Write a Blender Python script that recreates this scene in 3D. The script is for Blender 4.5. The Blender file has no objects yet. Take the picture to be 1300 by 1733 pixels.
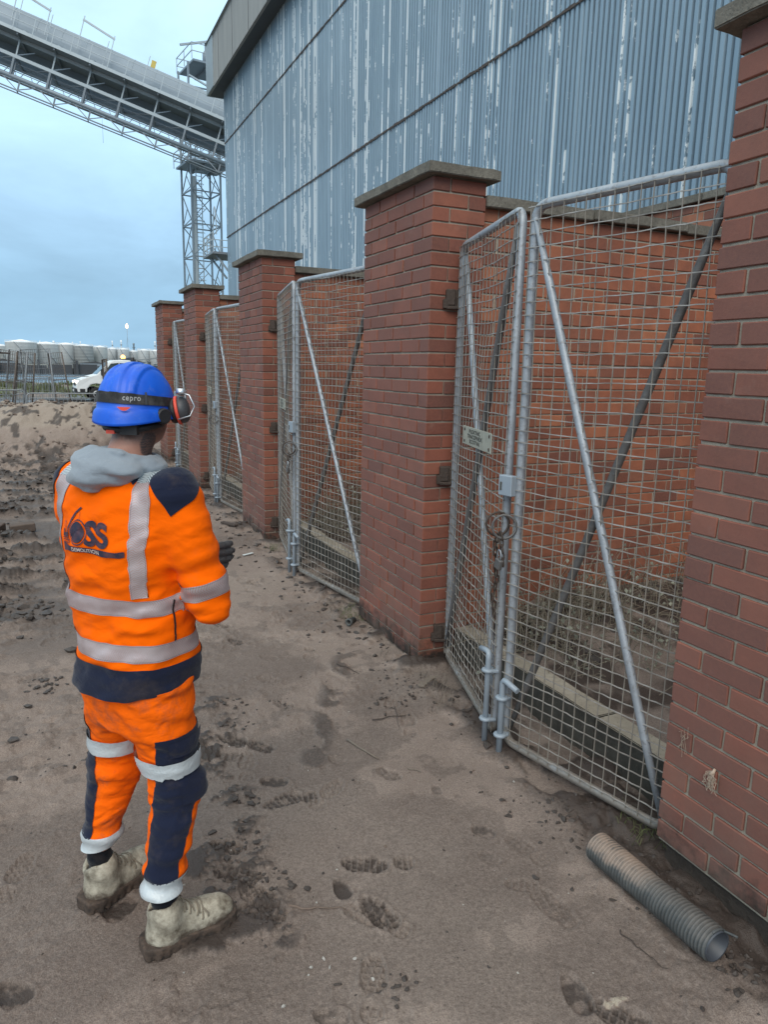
import bpy, bmesh, math, random
import numpy as np
from mathutils import Vector, Matrix
from mathutils.bvhtree import BVHTree

# ------------------------------------------------------------------ camera, sky, sun, exposure
SC = bpy.context.scene
COL = SC.collection
rad = math.radians
CAM_H = 1.7174
_p, _y, _r = 0.1987, 0.4422, 0.0217
_F = Vector((math.sin(_y)*math.cos(_p), math.cos(_y)*math.cos(_p), -math.sin(_p)))
_R = Vector((math.cos(_y), -math.sin(_y), 0)); _U = _R.cross(_F)
_R2 = _R*math.cos(_r) + _U*math.sin(_r); _U2 = _U*math.cos(_r) - _R*math.sin(_r)
cam = bpy.data.cameras.new('camera'); cam_o = bpy.data.objects.new('camera', cam); COL.objects.link(cam_o)
cam.sensor_fit = 'HORIZONTAL'; cam.sensor_width = 36.0; cam.lens = 36.0*1207.96/1300.0
cam.clip_start = 0.05; cam.clip_end = 6000
M = Matrix((( _R2.x, _U2.x, -_F.x, 0), (_R2.y, _U2.y, -_F.y, 0), (_R2.z, _U2.z, -_F.z, CAM_H), (0, 0, 0, 1)))
cam_o.matrix_world = M
SC.camera = cam_o

SUN_EL, SUN_AZ = 42, 212            # azimuth measured from +Y towards +X: behind the camera, to its left
W = bpy.data.worlds.new("World"); SC.world = W; W.use_nodes = True
nt = W.node_tree; nt.nodes.clear()
def wn(t, **k):
    n = nt.nodes.new(t)
    for a, b in k.items(): setattr(n, a, b)
    return n
out = wn('ShaderNodeOutputWorld'); bg = wn('ShaderNodeBackground'); bg.inputs['Strength'].default_value = 0.1
sky = wn('ShaderNodeTexSky', sky_type='NISHITA', sun_disc=False)
sky.sun_elevation = rad(SUN_EL); sky.sun_rotation = rad(SUN_AZ); sky.dust_density = 2.0
tc = wn('ShaderNodeTexCoord'); sep = wn('ShaderNodeSeparateXYZ'); nt.links.new(tc.outputs['Generated'], sep.inputs[0])
ramp = wn('ShaderNodeValToRGB'); cr = ramp.color_ramp
stops = [(0.0, (.235, .41, .57)), (0.08, (.25, .43, .60)), (0.2, (.36, .56, .75)), (0.38, (.49, .71, .88)), (0.60, (.66, .85, .93)), (1.0, (.92, .93, .90))]
while len(cr.elements) < len(stops): cr.elements.new(0.5)
for e, (pos, c) in zip(cr.elements, stops): e.position = pos; e.color = (*c, 1)
nt.links.new(sep.outputs['Z'], ramp.inputs['Fac'])
mp = wn('ShaderNodeMapping'); mp.inputs['Scale'].default_value = (1.3, 1.3, 3.4); nt.links.new(tc.outputs['Generated'], mp.inputs['Vector'])
nz = wn('ShaderNodeTexNoise'); nz.inputs['Scale'].default_value = 1.9; nz.inputs['Detail'].default_value = 6; nz.inputs['Roughness'].default_value = .58
nz.inputs['Distortion'].default_value = .3
nt.links.new(mp.outputs[0], nz.inputs['Vector'])
mr = wn('ShaderNodeMapRange'); mr.inputs[1].default_value = .32; mr.inputs[2].default_value = .70; mr.inputs[3].default_value = 10.4; mr.inputs[4].default_value = 15.8
nt.links.new(nz.outputs['Fac'], mr.inputs[0])
vm = wn('ShaderNodeVectorMath', operation='SCALE'); nt.links.new(ramp.outputs['Color'], vm.inputs[0]); nt.links.new(mr.outputs[0], vm.inputs['Scale'])
mx = wn('ShaderNodeMix', data_type='RGBA'); mx.inputs[0].default_value = .9
nt.links.new(sky.outputs[0], mx.inputs[6]); nt.links.new(vm.outputs[0], mx.inputs[7])
nt.links.new(mx.outputs[2], bg.inputs['Color']); nt.links.new(bg.outputs[0], out.inputs[0])

sl = bpy.data.lights.new('sun', 'SUN'); sl.energy = 1.5; sl.angle = rad(45); sl.color = (1.0, .90, .78)
so = bpy.data.objects.new('sun', sl); COL.objects.link(so)
sd = Vector((math.sin(rad(SUN_AZ))*math.cos(rad(SUN_EL)), math.cos(rad(SUN_AZ))*math.cos(rad(SUN_EL)), math.sin(rad(SUN_EL))))
so.rotation_euler = sd.to_track_quat('Z', 'Y').to_euler()
SC.view_settings.view_transform = 'Standard'; SC.view_settings.look = 'None'
SC.view_settings.exposure = 0.22; SC.view_settings.gamma = 1.0; SC.view_settings.use_curve_mapping = False
SC.render.engine = 'CYCLES'
SC.cycles.max_bounces = 6; SC.cycles.transparent_max_bounces = 8
SC.cycles.use_denoising = True

random.seed(7); RS = np.random.RandomState(11)

# where a pixel of the photograph meets the ground / an upright plane (used only to read off positions)
def _ray(px, py):
    return _F + _R2*((px-650)/1207.96) - _U2*((py-866.5)/1207.96)
def on_ground(px, py, z=0.0):
    d = _ray(px, py); t = (z-CAM_H)/d.z; return Vector((0, 0, CAM_H)) + d*t
def on_x(px, py, X):
    d = _ray(px, py); return Vector((0, 0, CAM_H)) + d*(X/d.x)

# ------------------------------------------------------------------ helpers
def tag(o, label=None, cat=None, group=None, kind=None):
    if label: o['label'] = label
    if cat: o['category'] = cat
    if group: o['group'] = group
    if kind: o['kind'] = kind
    return o
def empty(name, loc=(0, 0, 0), rz=0.0, label=None, cat=None, group=None, kind=None):
    o = bpy.data.objects.new(name, None); COL.objects.link(o); o.location = loc; o.rotation_euler = (0, 0, rz); o.empty_display_size = .1
    return tag(o, label, cat, group, kind)
def link(name, me, parent=None, loc=(0, 0, 0), rz=0.0):
    o = bpy.data.objects.new(name, me); COL.objects.link(o); o.location = loc; o.rotation_euler = (0, 0, rz)
    if parent is not None: o.parent = parent
    return o
def kids(o): return [c for c in bpy.data.objects if c.parent == o]
def np_mesh(name, V, Fq, mats, smooth=True, mi=None):
    """V (n,3); Fq (m,3|4) array or list of lists"""
    me = bpy.data.meshes.new(name)
    V = np.asarray(V, np.float32)
    if isinstance(Fq, np.ndarray):
        k = Fq.shape[1]
        me.vertices.add(len(V)); me.vertices.foreach_set('co', V.ravel())
        me.loops.add(Fq.size); me.loops.foreach_set('vertex_index', Fq.astype(np.int32).ravel())
        me.polygons.add(len(Fq)); me.polygons.foreach_set('loop_start', np.arange(0, Fq.size, k, dtype=np.int32))
        try: me.polygons.foreach_set('loop_total', np.full(len(Fq), k, dtype=np.int32))
        except Exception: pass
        me.update(calc_edges=True); me.validate()
    else:
        me.from_pydata([tuple(v) for v in V], [], [list(f) for f in Fq]); me.update()
    for m in (mats if isinstance(mats, (list, tuple)) else [mats]): me.materials.append(m)
    me.polygons.foreach_set('use_smooth', np.full(len(me.polygons), smooth, dtype=bool))
    if mi is not None: me.polygons.foreach_set('material_index', np.asarray(mi, np.int32))
    me.update()
    return me
def set_attr(me, name, vals):
    a = me.attributes.new(name, 'FLOAT', 'POINT'); a.data.foreach_set('value', np.asarray(vals, np.float32))
def set_uv(me, uv_per_vert):
    l = me.uv_layers.new(name='UVMap'); idx = np.zeros(len(me.loops), np.int32); me.loops.foreach_get('vertex_index', idx)
    l.data.foreach_set('uv', np.asarray(uv_per_vert, np.float32)[idx].ravel())

class MB:
    def __init__(s): s.v = []; s.f = []; s.sm = []; s.mi = []
    def add(s, vs, fs, smooth=False, mi=0):
        o = len(s.v); s.v += [tuple(v) for v in vs]
        for f in fs: s.f.append([i+o for i in f]); s.sm.append(smooth); s.mi.append(mi)
        return s
    def box(s, c, size, rot=None, mi=0):
        hx, hy, hz = size[0]/2, size[1]/2, size[2]/2
        vs = [Vector((x*hx, y*hy, z*hz)) for z in (-1, 1) for y in (-1, 1) for x in (-1, 1)]
        if rot is not None: vs = [rot @ v for v in vs]
        c = Vector(c)
        return s.add([v+c for v in vs], [(0, 2, 3, 1), (4, 5, 7, 6), (0, 1, 5, 4), (2, 6, 7, 3), (0, 4, 6, 2), (1, 3, 7, 5)], mi=mi)
    def bar(s, a, b, w, h=None, up=(0, 0, 1), mi=0):
        a, b = Vector(a), Vector(b); h = h or w; d = (b-a); L = d.length
        if L < 1e-6: return s
        d.normalize(); u = Vector(up)
        if abs(d.dot(u)) > .98: u = Vector((1, 0, 0))
        sx = d.cross(u).normalized(); uz = sx.cross(d)
        return s.box((a+b)/2, (w, L, h), Matrix((sx, d, uz)).transposed(), mi)
    def tube(s, pts, r, n=8, caps=True, closed=False, mi=0, smooth=True):
        pts = [Vector(p) for p in pts]; m = len(pts)
        rs = r if isinstance(r, (list, tuple)) else [r]*m
        T = []
        for i in range(m):
            if closed: t = pts[(i+1) % m]-pts[i-1]
            else: t = pts[min(i+1, m-1)]-pts[max(i-1, 0)]
            T.append(t.normalized() if t.length > 1e-9 else Vector((0, 0, 1)))
        u = T[0].orthogonal().normalized(); vs = []
        for i in range(m):
            u = (u - T[i]*u.dot(T[i]))
            u = u.normalized() if u.length > 1e-6 else T[i].orthogonal().normalized()
            w = T[i].cross(u)
            for k in range(n):
                a = 2*math.pi*k/n; vs.append(pts[i]+(u*math.cos(a)+w*math.sin(a))*rs[i])
        fs = []
        for i in range(m if closed else m-1):
            j = (i+1) % m
            for k in range(n): fs.append((i*n+k, i*n+(k+1) % n, j*n+(k+1) % n, j*n+k))
        s.add(vs, fs, smooth, mi)
        if caps and not closed:
            o = len(s.v)-len(vs)
            s.f.append([o+k for k in range(n)][::-1]); s.sm.append(False); s.mi.append(mi)
            s.f.append([o+(m-1)*n+k for k in range(n)]); s.sm.append(False); s.mi.append(mi)
        return s
    def lathe(s, prof, n=16, o=(0, 0, 0), axis=(0, 0, 1), mi=0, smooth=True, cap=True):
        ax = Vector(axis).normalized(); u = ax.orthogonal().normalized(); w = ax.cross(u); o = Vector(o); vs = []; fs = []
        for r, h in prof:
            for k in range(n):
                a = 2*math.pi*k/n; vs.append(o+ax*h+(u*math.cos(a)+w*math.sin(a))*r)
        for i in range(len(prof)-1):
            for k in range(n): fs.append((i*n+k, i*n+(k+1) % n, (i+1)*n+(k+1) % n, (i+1)*n+k))
        s.add(vs, fs, smooth, mi)
        if cap:
            b = len(s.v)-len(vs)
            s.f.append([b+k for k in range(n)][::-1]); s.sm.append(False); s.mi.append(mi)
            s.f.append([b+(len(prof)-1)*n+k for k in range(n)]); s.sm.append(False); s.mi.append(mi)
        return s
    def prism(s, poly, h, to=lambda x, y, z: (x, y, z), mi=0):
        n = len(poly)
        vs = [to(x, y, 0) for x, y in poly]+[to(x, y, h) for x, y in poly]
        fs = [list(range(n))[::-1], list(range(n, 2*n))]+[(i, (i+1) % n, n+(i+1) % n, n+i) for i in range(n)]
        return s.add(vs, fs, mi=mi)
    def mesh(s, name, mats):
        me = bpy.data.meshes.new(name); me.from_pydata(s.v, [], s.f)
        for m in (mats if isinstance(mats, (list, tuple)) else [mats]): me.materials.append(m)
        me.polygons.foreach_set('use_smooth', s.sm); me.polygons.foreach_set('material_index', s.mi); me.update()
        return me
    def build(s, name, mats, parent=None, loc=(0, 0, 0), rz=0.0, bevel=0.0, seg=1):
        me = s.mesh(name, mats)
        if bevel > 0:
            bm = bmesh.new(); bm.from_mesh(me)
            bmesh.ops.remove_doubles(bm, verts=bm.verts, dist=1e-5)
            es = [e for e in bm.edges if len(e.link_faces) == 2 and e.calc_face_angle(0) > .6]
            bmesh.ops.bevel(bm, geom=es, offset=bevel, segments=seg, affect='EDGES', clamp_overlap=True)
            bm.to_mesh(me); bm.free()
        return link(name, me, parent, loc, rz)

# ------------------------------------------------------------------ numpy noise
def _h(ix, iy, iz, seed):
    with np.errstate(over='ignore'):
        n = (ix.astype(np.uint32)*np.uint32(374761393) + iy.astype(np.uint32)*np.uint32(668265263) + iz.astype(np.uint32)*np.uint32(2147483647 & 1274126177) + np.uint32(seed*974711 % 2**32))
        n = (n ^ (n >> np.uint32(13)))*np.uint32(1274126177); n = n ^ (n >> np.uint32(16)); n = n*np.uint32(2246822519); n = n ^ (n >> np.uint32(15))
    return n.astype(np.float64)/4294967295.0
def vnoise(x, y, z=None, seed=0):
    x = np.asarray(x, np.float64); y = np.asarray(y, np.float64)
    z = np.zeros_like(x) if z is None else np.asarray(z, np.float64)
    xi, yi, zi = np.floor(x), np.floor(y), np.floor(z)
    fx, fy, fz = x-xi, y-yi, z-zi
    fx = fx*fx*fx*(fx*(fx*6-15)+10); fy = fy*fy*fy*(fy*(fy*6-15)+10); fz = fz*fz*fz*(fz*(fz*6-15)+10)
    xi, yi, zi = xi.astype(np.int64), yi.astype(np.int64), zi.astype(np.int64)
    r = 0
    flat = not np.any(fz)
    for dz in ((0,) if flat else (0, 1)):
        for dy in (0, 1):
            for dx in (0, 1):
                w = (fx if dx else 1-fx)*(fy if dy else 1-fy)*(1.0 if flat else (fz if dz else 1-fz))
                r = r + w*_h(xi+dx, yi+dy, zi+dz, seed)
    return r
def fbm(x, y, z=None, seed=0, o=4, g=.5):
    a, s, t = 1.0, 0.0, 0.0
    for i in range(o):
        s = s + a*vnoise(x*2**i, y*2**i, None if z is None else z*2**i, seed+i*17); t += a; a *= g
    return s/t
def sm(x, a, b):
    t = np.clip((x-a)/(b-a), 0, 1); return t*t*(3-2*t)

# ------------------------------------------------------------------ materials
class NT:
    def __init__(s, name, rough=.7, metal=0.0, spec=None):
        s.m = bpy.data.materials.new(name); s.m.use_nodes = True; s.t = s.m.node_tree; s.b = s.t.nodes['Principled BSDF']
        s.b.inputs['Roughness'].default_value = rough; s.b.inputs['Metallic'].default_value = metal
        if spec is not None: s.b.inputs['Specular IOR Level'].default_value = spec
    def n(s, t, **k):
        x = s.t.nodes.new(t)
        for a, b in k.items(): setattr(x, a, b)
        return x
    def l(s, a, b): s.t.links.new(a, b)
    def pos(s, obj=False):
        c = s.n('ShaderNodeTexCoord') if obj else s.n('ShaderNodeNewGeometry')
        return c.outputs['Object'] if obj else c.outputs['Position']
    def rnd(s): return s.n('ShaderNodeObjectInfo').outputs['Random']
    def scale(s, v, sc):
        x = s.n('ShaderNodeMapping'); x.inputs['Scale'].default_value = sc if isinstance(sc, tuple) else (sc, sc, sc); s.l(v, x.inputs[0]); return x.outputs[0]
    def noise(s, v, sc=5, det=4, rough=.55, dist=0.0, w=None):
        x = s.n('ShaderNodeTexNoise'); x.inputs['Scale'].default_value = sc; x.inputs['Detail'].default_value = det; x.inputs['Roughness'].default_value = rough; x.inputs['Distortion'].default_value = dist
        if w is not None: x.noise_dimensions = '4D'; s.l(w, x.inputs['W'])
        s.l(v, x.inputs['Vector']); return x.outputs['Fac']
    def math(s, op, a, b=None, c=None, clamp=False):
        x = s.n('ShaderNodeMath', operation=op); x.use_clamp = clamp
        for i, q in enumerate((a, b, c)):
            if q is None: continue
            if isinstance(q, (int, float)): x.inputs[i].default_value = q
            else: s.l(q, x.inputs[i])
        return x.outputs[0]
    def mr(s, v, a, b, c=0.0, d=1.0, smooth=False):
        x = s.n('ShaderNodeMapRange'); x.clamp = True
        if smooth: x.interpolation_type = 'SMOOTHSTEP'
        s.l(v, x.inputs[0])
        for i, q in enumerate((a, b, c, d)): x.inputs[i+1].default_value = q
        return x.outputs[0]
    def ramp(s, v, stops):
        x = s.n('ShaderNodeValToRGB'); c = x.color_ramp
        while len(c.elements) < len(stops): c.elements.new(.5)
        for e, (p, col) in zip(c.elements, stops): e.position = p; e.color = (*col, 1)
        s.l(v, x.inputs[0]); return x.outputs[0]
    def mix(s, f, a, b, mode='MIX'):
        x = s.n('ShaderNodeMix', data_type='RGBA', blend_type=mode)
        for i, q in ((0, f), (6, a), (7, b)):
            if isinstance(q, (int, float)): x.inputs[i].default_value = q
            elif isinstance(q, tuple): x.inputs[i].default_value = (*q, 1)
            else: s.l(q, x.inputs[i])
        return x.outputs[2]
    def attr(s, name): return s.n('ShaderNodeAttribute', attribute_name=name).outputs['Fac']
    def sep(s, v):
        x = s.n('ShaderNodeSeparateXYZ'); s.l(v, x.inputs[0]); return x.outputs
    def col(s, c):
        if isinstance(c, tuple): s.b.inputs['Base Color'].default_value = (*c, 1)
        else: s.l(c, s.b.inputs['Base Color'])
    def rough(s, v): s.l(v, s.b.inputs['Roughness'])
    def bump(s, h, strength=.3, dist=.01):
        x = s.n('ShaderNodeBump'); x.inputs['Strength'].default_value = strength; x.inputs['Distance'].default_value = dist
        s.l(h, x.inputs['Height']); s.l(x.outputs[0], s.b.inputs['Normal'])
def simple(name, c, rough=.6, metal=0.0, var=.25, sc=6, bump=0.0, bsc=40, obj=False, spec=None):
    t = NT(name, rough, metal, spec); p = t.pos(obj)
    n = t.noise(p, sc, 5, .6)
    t.col(t.mix(n, tuple(x*(1-var) for x in c), tuple(min(1, x*(1+var)) for x in c)))
    if bump: t.bump(t.noise(p, bsc, 4, .6), bump, .01)
    return t.m
def m_brick(name, cols, sky_tint, sky_tint_amt, stain=True):
    t = NT(name, .78, spec=.35); p = t.pos(); r = t.rnd()
    base = t.ramp(r, cols)
    n1 = t.noise(p, 9, 5, .65); n2 = t.noise(p, 70, 3, .7); n3 = t.noise(p, 300, 2, .7)
    c = t.mix(t.mr(n1, .35, .7), base, t.mix(.45, base, (.10, .045, .035))); r2_ = t.math('FRACT', t.math('MULTIPLY', r, 37.7)); c = t.mix(t.mr(r2_, .62, 1.0, 0, .55), c, (.115, .058, .052)); c = t.mix(t.math('MULTIPLY', t.mr(t.noise(p, 3.1, 5, .65), .52, .75), .45), c, (.09, .05, .042)); c = t.mix(t.math('MULTIPLY', t.mr(t.noise(p, 6.5, 5, .7), .62, .78), .30), c, (.36, .27, .23))
    c = t.mix(t.mr(n2, .3, .7, 0, .35), c, (.30, .12, .075))
    c = t.mix(t.mr(n3, .72, .80, 0, .45), c, (.42, .36, .30))
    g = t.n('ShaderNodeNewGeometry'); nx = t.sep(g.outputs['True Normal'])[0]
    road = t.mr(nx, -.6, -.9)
    c = t.mix(t.math('MULTIPLY', road, t.mr(t.noise(p, 2.2, 4, .6), .25, .75, sky_tint_amt*.55, sky_tint_amt)), c, sky_tint)  # sky sheen on the road-facing sides, painted into the brick colour
    if stain:
        z = t.sep(p)[2]
        w = t.math('ADD', z, t.mr(t.noise(p, 14, 4, .7), .3, .7, -.09, .09))
        c = t.mix(t.mr(w, .16, .03), c, (.03, .022, .018))
        c = t.mix(t.math('MULTIPLY', t.mr(w, .75, .1, 0, .5), t.mr(t.noise(p, 5, 4, .6), .4, .7)), c, (.17, .13, .105))
    t.col(c); t.bump(t.math('ADD', t.math('MULTIPLY', n2, .6), t.math('MULTIPLY', n3, .4)), .35, .004)
    return t.m
# ------------------------------------------------------------------ the ground
X0, PH, PD, PW = 1.8998, 2.7074, 0.324, 0.89
PY = [0.7647, 3.4964, 6.7820, 10.0495, 12.9816]      # near end of each pillar

PRINTS = []   # x, y, heading (angle of toe), length, width, depth, wet, tread
def fp(px, py, tx, ty, L, w, dep, wet, tread):
    a = on_ground(px, py); b = on_ground(tx, ty); PRINTS.append((a.x, a.y, math.atan2(b.y-a.y, b.x-a.x), L, w, dep, wet, tread))
fp(618, 1460, 560, 1457, .17, .085, .012, .95, 1); fp(684, 1458, 640, 1458, .075, .07, .010, .8, 1)
fp(640, 1542, 606, 1512, .17, .085, .012, 1.0, 1); fp(579, 1503, 566, 1480, .10, .055, .012, .95, 0)
fp(480, 1355, 430, 1375, .17, .08, .010, .95, 1); fp(524, 1348, 500, 1350, .08, .075, .010, .9, 1)
fp(463, 1323, 445, 1322, .12, .07, .012, .95, 0)
fp(440, 1262, 420, 1255, .16, .085, .012, .95, 1); fp(394, 1254, 380, 1250, .16, .085, .014, 1.0, 1); fp(350, 1273, 340, 1262, .17, .10, .014, 1.0, 1)
fp(390, 1281, 380, 1281, .13, .075, .008, .7, 1)
fp(818, 1405, 790, 1395, .10, .065, .005, .75, 0); fp(880, 1428, 862, 1418, .12, .08, .004, .6, 1); fp(915, 1452, 900, 1443, .08, .07, .004, .5, 1)
fp(881, 1497, 860, 1494, .12, .065, .006, .6, 1); fp(930, 1528, 915, 1512, .17, .095, .005, .6, 1); fp(957, 1556, 945, 1545, .09, .07, .004, .5, 1)
fp(739, 1335, 736, 1322, .07, .045, .003, .55, 0); fp(657, 1308, 640, 1298, .13, .075, .006, .65, 1); fp(828, 1450, 815, 1440, .09, .06, .003, .55, 0)
fp(774, 1383, 765, 1380, .05, .04, .002, .4, 0); fp(702, 1343, 698, 1338, .04, .03, .002, .45, 0); fp(775, 1345, 770, 1340, .045, .035, .002, .4, 0)
fp(403, 1483, 370, 1478, .17, .085, .012, .9, 1); fp(445, 1545, 400, 1540, .17, .085, .010, .8, 1); fp(385, 1436, 350, 1430, .14, .07, .014, 1.0, 1)
fp(437, 1520, 410, 1500, .18, .09, .012, .85, 1)
fp(480, 1192, 462, 1184, .13, .075, .008, .6, 1); fp(400, 1086, 385, 1080, .14, .08, .012, .9, 1); fp(375, 1060, 362, 1056, .14, .08, .010, .8, 1)
fp(455, 1112, 440, 1108, .13, .075, .005, .5, 1); fp(520, 1238, 502, 1232, .12, .07, .005, .5, 1); fp(570, 1285, 560, 1280, .09, .06, .004, .5, 0)
fp(975, 1682, 962, 1655, .15, .07, .008, .8, 0); fp(1050, 1722, 1035, 1715, .16, .09, .010, .9, 1); fp(560, 1722, 530, 1720, .10, .05, .008, .7, 0)
fp(205, 1535, 225, 1520, .12, .085, .008, .9, 0); fp(20, 1682, 0, 1670, .12, .08, .012, .9, 0)
fp(600, 1130, 590, 1126, .12, .07, .006, .5, 1); fp(360, 1020, 350, 1016, .14, .08, .010, .8, 1)

_rp = np.random.RandomState(77)
for _k in range(46):
    _x, _y = _rp.uniform(-.5, 1.55), _rp.uniform(1.25, 6.5)
    if abs(_x-.15) < .35 and abs(_y-2.1) < .3: continue
    _a = _rp.choice([1.2, 1.5, -1.7, 1.35])+_rp.normal(0, .35); PRINTS.append((_x, _y, _a, .15, .078, .004+.005*_rp.rand(), .22+.35*_rp.rand(), 1)); PRINTS.append((_x-math.cos(_a)*.125, _y-math.sin(_a)*.125, _a, .07, .066, .004+.004*_rp.rand(), .2+.3*_rp.rand(), 1))
def mudmask(x, y):
    a = sm(x, .95, .15)*sm(y, 4.3, 5.8)*sm(y, 40, 22)
    b = sm(x, -.55, -.95)*sm(y, 1.5, 3.0)*.75
    c = sm(x, 1.35, 1.86)*sm(y, 2.7, 3.4)*.6
    d = sm(x, .55, .25)*sm(y, 2.2, 3.2)*.35
    n = fbm(x*1.3, y*.9, seed=5, o=4); n2 = fbm(x*1.3+3, y*.9, seed=6, o=4)
    return np.clip(np.maximum(np.maximum.reduce([b, c, d])*sm(n, .30, .58), a*sm(n2, .18, .42)), 0, 1)

def ground_h(x, y, detail=True):
    r = np.hypot(x, y)
    h = .05*(fbm(x*.35, y*.35, seed=1, o=3)-.5)*sm(r, 1.5, 6) + .016*(fbm(x*2.2, y*2.2, seed=2, o=3)-.5)
    wet = np.zeros_like(x); pale = sm(fbm(x*1.1, y*1.1, seed=9, o=4), .5, .72)
    if detail:
        rg_ = sm(fbm(x*.9, y*.9, seed=8, o=4), .42, .62); h = h + (.0060+.010*rg_)*(fbm(x*13, y*13, seed=3, o=5, g=.64)-.5) + .007*rg_*np.clip(1-np.abs(fbm(x*7, y*9, seed=4, o=4, g=.6)*2-1)*3, 0, 1)
    m = mudmask(x, y)
    stretch = fbm(x*2.6+.8*y, y*6.5, seed=21, o=5, g=.62)
    rid = 1-np.abs(fbm(x*4.5, y*9, seed=22, o=5, g=.6)*2-1)*2.2
    lump = sm(stretch, .50, .72)
    h = h + m*(.052*lump + .034*np.clip(rid, 0, 1)*lump + .020*lump*(fbm(x*9, y*14, seed=24, o=4, g=.7)-.4) + .014*(fbm(x*18, y*26, seed=23, o=4, g=.65)-.5))
    wet = np.maximum(wet, m*np.clip(lump*1.25+.15, 0, 1)); areg = sm(x, 1.05, .35)*sm(y, 3.4, 5.2)*sm(y, 14, 10.5); wet = np.maximum(wet, areg*(.26+.42*sm(fbm(x*1.7, y*2.6, seed=25, o=4), .38, .6)))
    # smear of mud left by boots near the man and along the walked line
    trk = sm(np.abs(x-(.42+.10*(y-1.8))), .30, .08)*sm(y, 1.55, 1.75)*sm(y, 4.6, 3.2)*sm(fbm(x*7, y*10, seed=31, o=5, g=.62), .52, .64)
    h = h+.014*trk; wet = np.maximum(wet, trk*.95)
    rut = sm(np.abs(x-(.9+.55*(y-2.6))), .16, .03)*sm(y, 2.4, 2.7)*sm(y, 4.4, 3.6)*sm(fbm(x*9, y*9, seed=33, o=4), .5, .62)
    h = h+.008*rut; wet = np.maximum(wet, .7*rut)
    # foot of the wall: dark damp strip and drifted crumbs
    foot = sm(x, X0-.34, X0-.03)*(y > -2)*(y < 15)
    fn = fbm(x*6, y*6, seed=41, o=4)
    h = h + foot*(.035*sm(fn, .4, .7)) - .03*sm(x, X0-.14, X0-.01)*sm(y, 2.1, 1.6)*(y > -2)
    wet = np.maximum(wet, foot*sm(fn+.28*sm(y, 3.2, 1.2), .42, .72))
    wet = np.maximum(wet, .55*sm(fbm(x*2.1, y*2.1, seed=51, o=4), .58, .72)*sm(y, 2.4, 1.3))
    wet = np.maximum(wet, .42*sm(fbm(x*9, y*9, seed=52, o=3), .58, .72)); wet = np.maximum(wet, .45*sm(fbm(x*1.2, y*1.6, seed=53, o=5), .50, .64))
    for (fx, fy, a, L, w, dep, wt, tr) in PRINTS:
        k = np.nonzero((np.abs(x-fx) < .2) & (np.abs(y-fy) < .2))[0]
        if len(k) == 0: continue
        c, s = math.cos(a), math.sin(a)
        u = ((x[k]-fx)*c+(y[k]-fy)*s)/(L/2); v = (-(x[k]-fx)*s+(y[k]-fy)*c)/(w/2)
        jag = .28*(fbm(x[k]*38, y[k]*38, seed=61, o=3)-.5)
        d = np.power(np.abs(u)**2.6+np.abs(v*(1.0+.16*u))**2.6, 1/2.6)+jag
        ins = sm(d, 1.03, .86); rim = sm(d, 1.35, 1.05)*(1-ins)
        tread = 0
        if tr:
            tread = np.where((np.mod(u*L/2, .022) < .008) | (np.mod(v*w/2+.5*np.floor(u*L/2/.022)*.011, .026) < .007), 1.0, 0.0)
        patch = sm(fbm(x[k]*26, y[k]*26, seed=62, o=3), .28, .5)
        h[k] = h[k] - dep*ins + dep*.6*tread*ins + rim*dep*.35
        wet[k] = np.maximum(wet[k], ins*wt*(.45+.55*patch)*(1-.3*np.asarray(tread)*ins))
    # a smear of crumbled mortar near the bottom of the picture
    q = on_ground(1042, 1697); c, s = math.cos(-.10), math.sin(-.10); u = ((x-q.x)*c+(y-q.y)*s)/.056; v = (-(x-q.x)*s+(y-q.y)*c)/.0135
    k = sm(u*u+v*v*(1.2+.5*np.clip(u, -1.5, 1.5))+1.3*(fbm(x*60, y*60, seed=67, o=3)-.5), 1.1, .5)*(np.abs(u) < 1.6); pale = np.maximum(pale, k*2.2); h = h+.004*k; wet = wet*(1-k)
    # flat wet track and the bank down to the water
    far = sm(r, 16, 24); h = h*(1-.5*far)
    pud = far*sm(fbm(x*.5, y*.22, seed=71, o=3), .50, .56)*sm(y, 56, 44)
    h = h - .05*pud
    h = h - 4.0*sm(y+x*.05, 64, 74)
    grs = sm(y, 37, 42)*sm(fbm(x*.25, y*.12, seed=73, o=4), .40, .55)*sm(y, 66, 62)
    return h, wet, pale, pud, grs

th = np.radians(np.concatenate([np.arange(-180, -14, 4.0), np.arange(-14, 64, .085), np.arange(64, 180, 4.0)]))
h_ = CAM_H; dl = math.radians(78); rr = [0.02, .15, .3]
r0 = .45
while r0 < 3500:
    rr.append(r0); de = math.atan2(h_, r0); r0 += r0*min(.25, (.0018 if r0 < 4 or r0 > 17 else .0010)/(math.sin(de)*math.cos(de)) if r0 > .8 else .03)
rr = np.array(rr); nr, na = len(rr), len(th)
GX = (rr[:, None]*np.sin(th)[None]).ravel(); GY = (rr[:, None]*np.cos(th)[None]).ravel()
gh, gw, gp, gpud, ggrs = ground_h(GX, GY)
I = np.arange(nr*na).reshape(nr, na); In = np.roll(I, -1, axis=1)
Q = np.stack([I[:-1].ravel(), In[:-1].ravel(), In[1:].ravel(), I[1:].ravel()], 1)[:, ::-1]
t = NT('sand', .9, spec=.3); p = t.pos()
wet = t.attr('wet'); pale = t.attr('pale'); pud = t.attr('puddle'); grs = t.attr('grass')
f1 = t.noise(p, 230, 2, .8); f2 = t.noise(p, 80, 4, .7); f3 = t.noise(p, 18, 5, .65); f4 = t.noise(p, 2.2, 4, .6)
c = t.mix(t.mr(f4, .3, .7), (.196, .152, .130), (.272, .216, .186))
c = t.mix(t.mr(f3, .35, .7, 0, .55), c, (.172, .132, .110))
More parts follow.
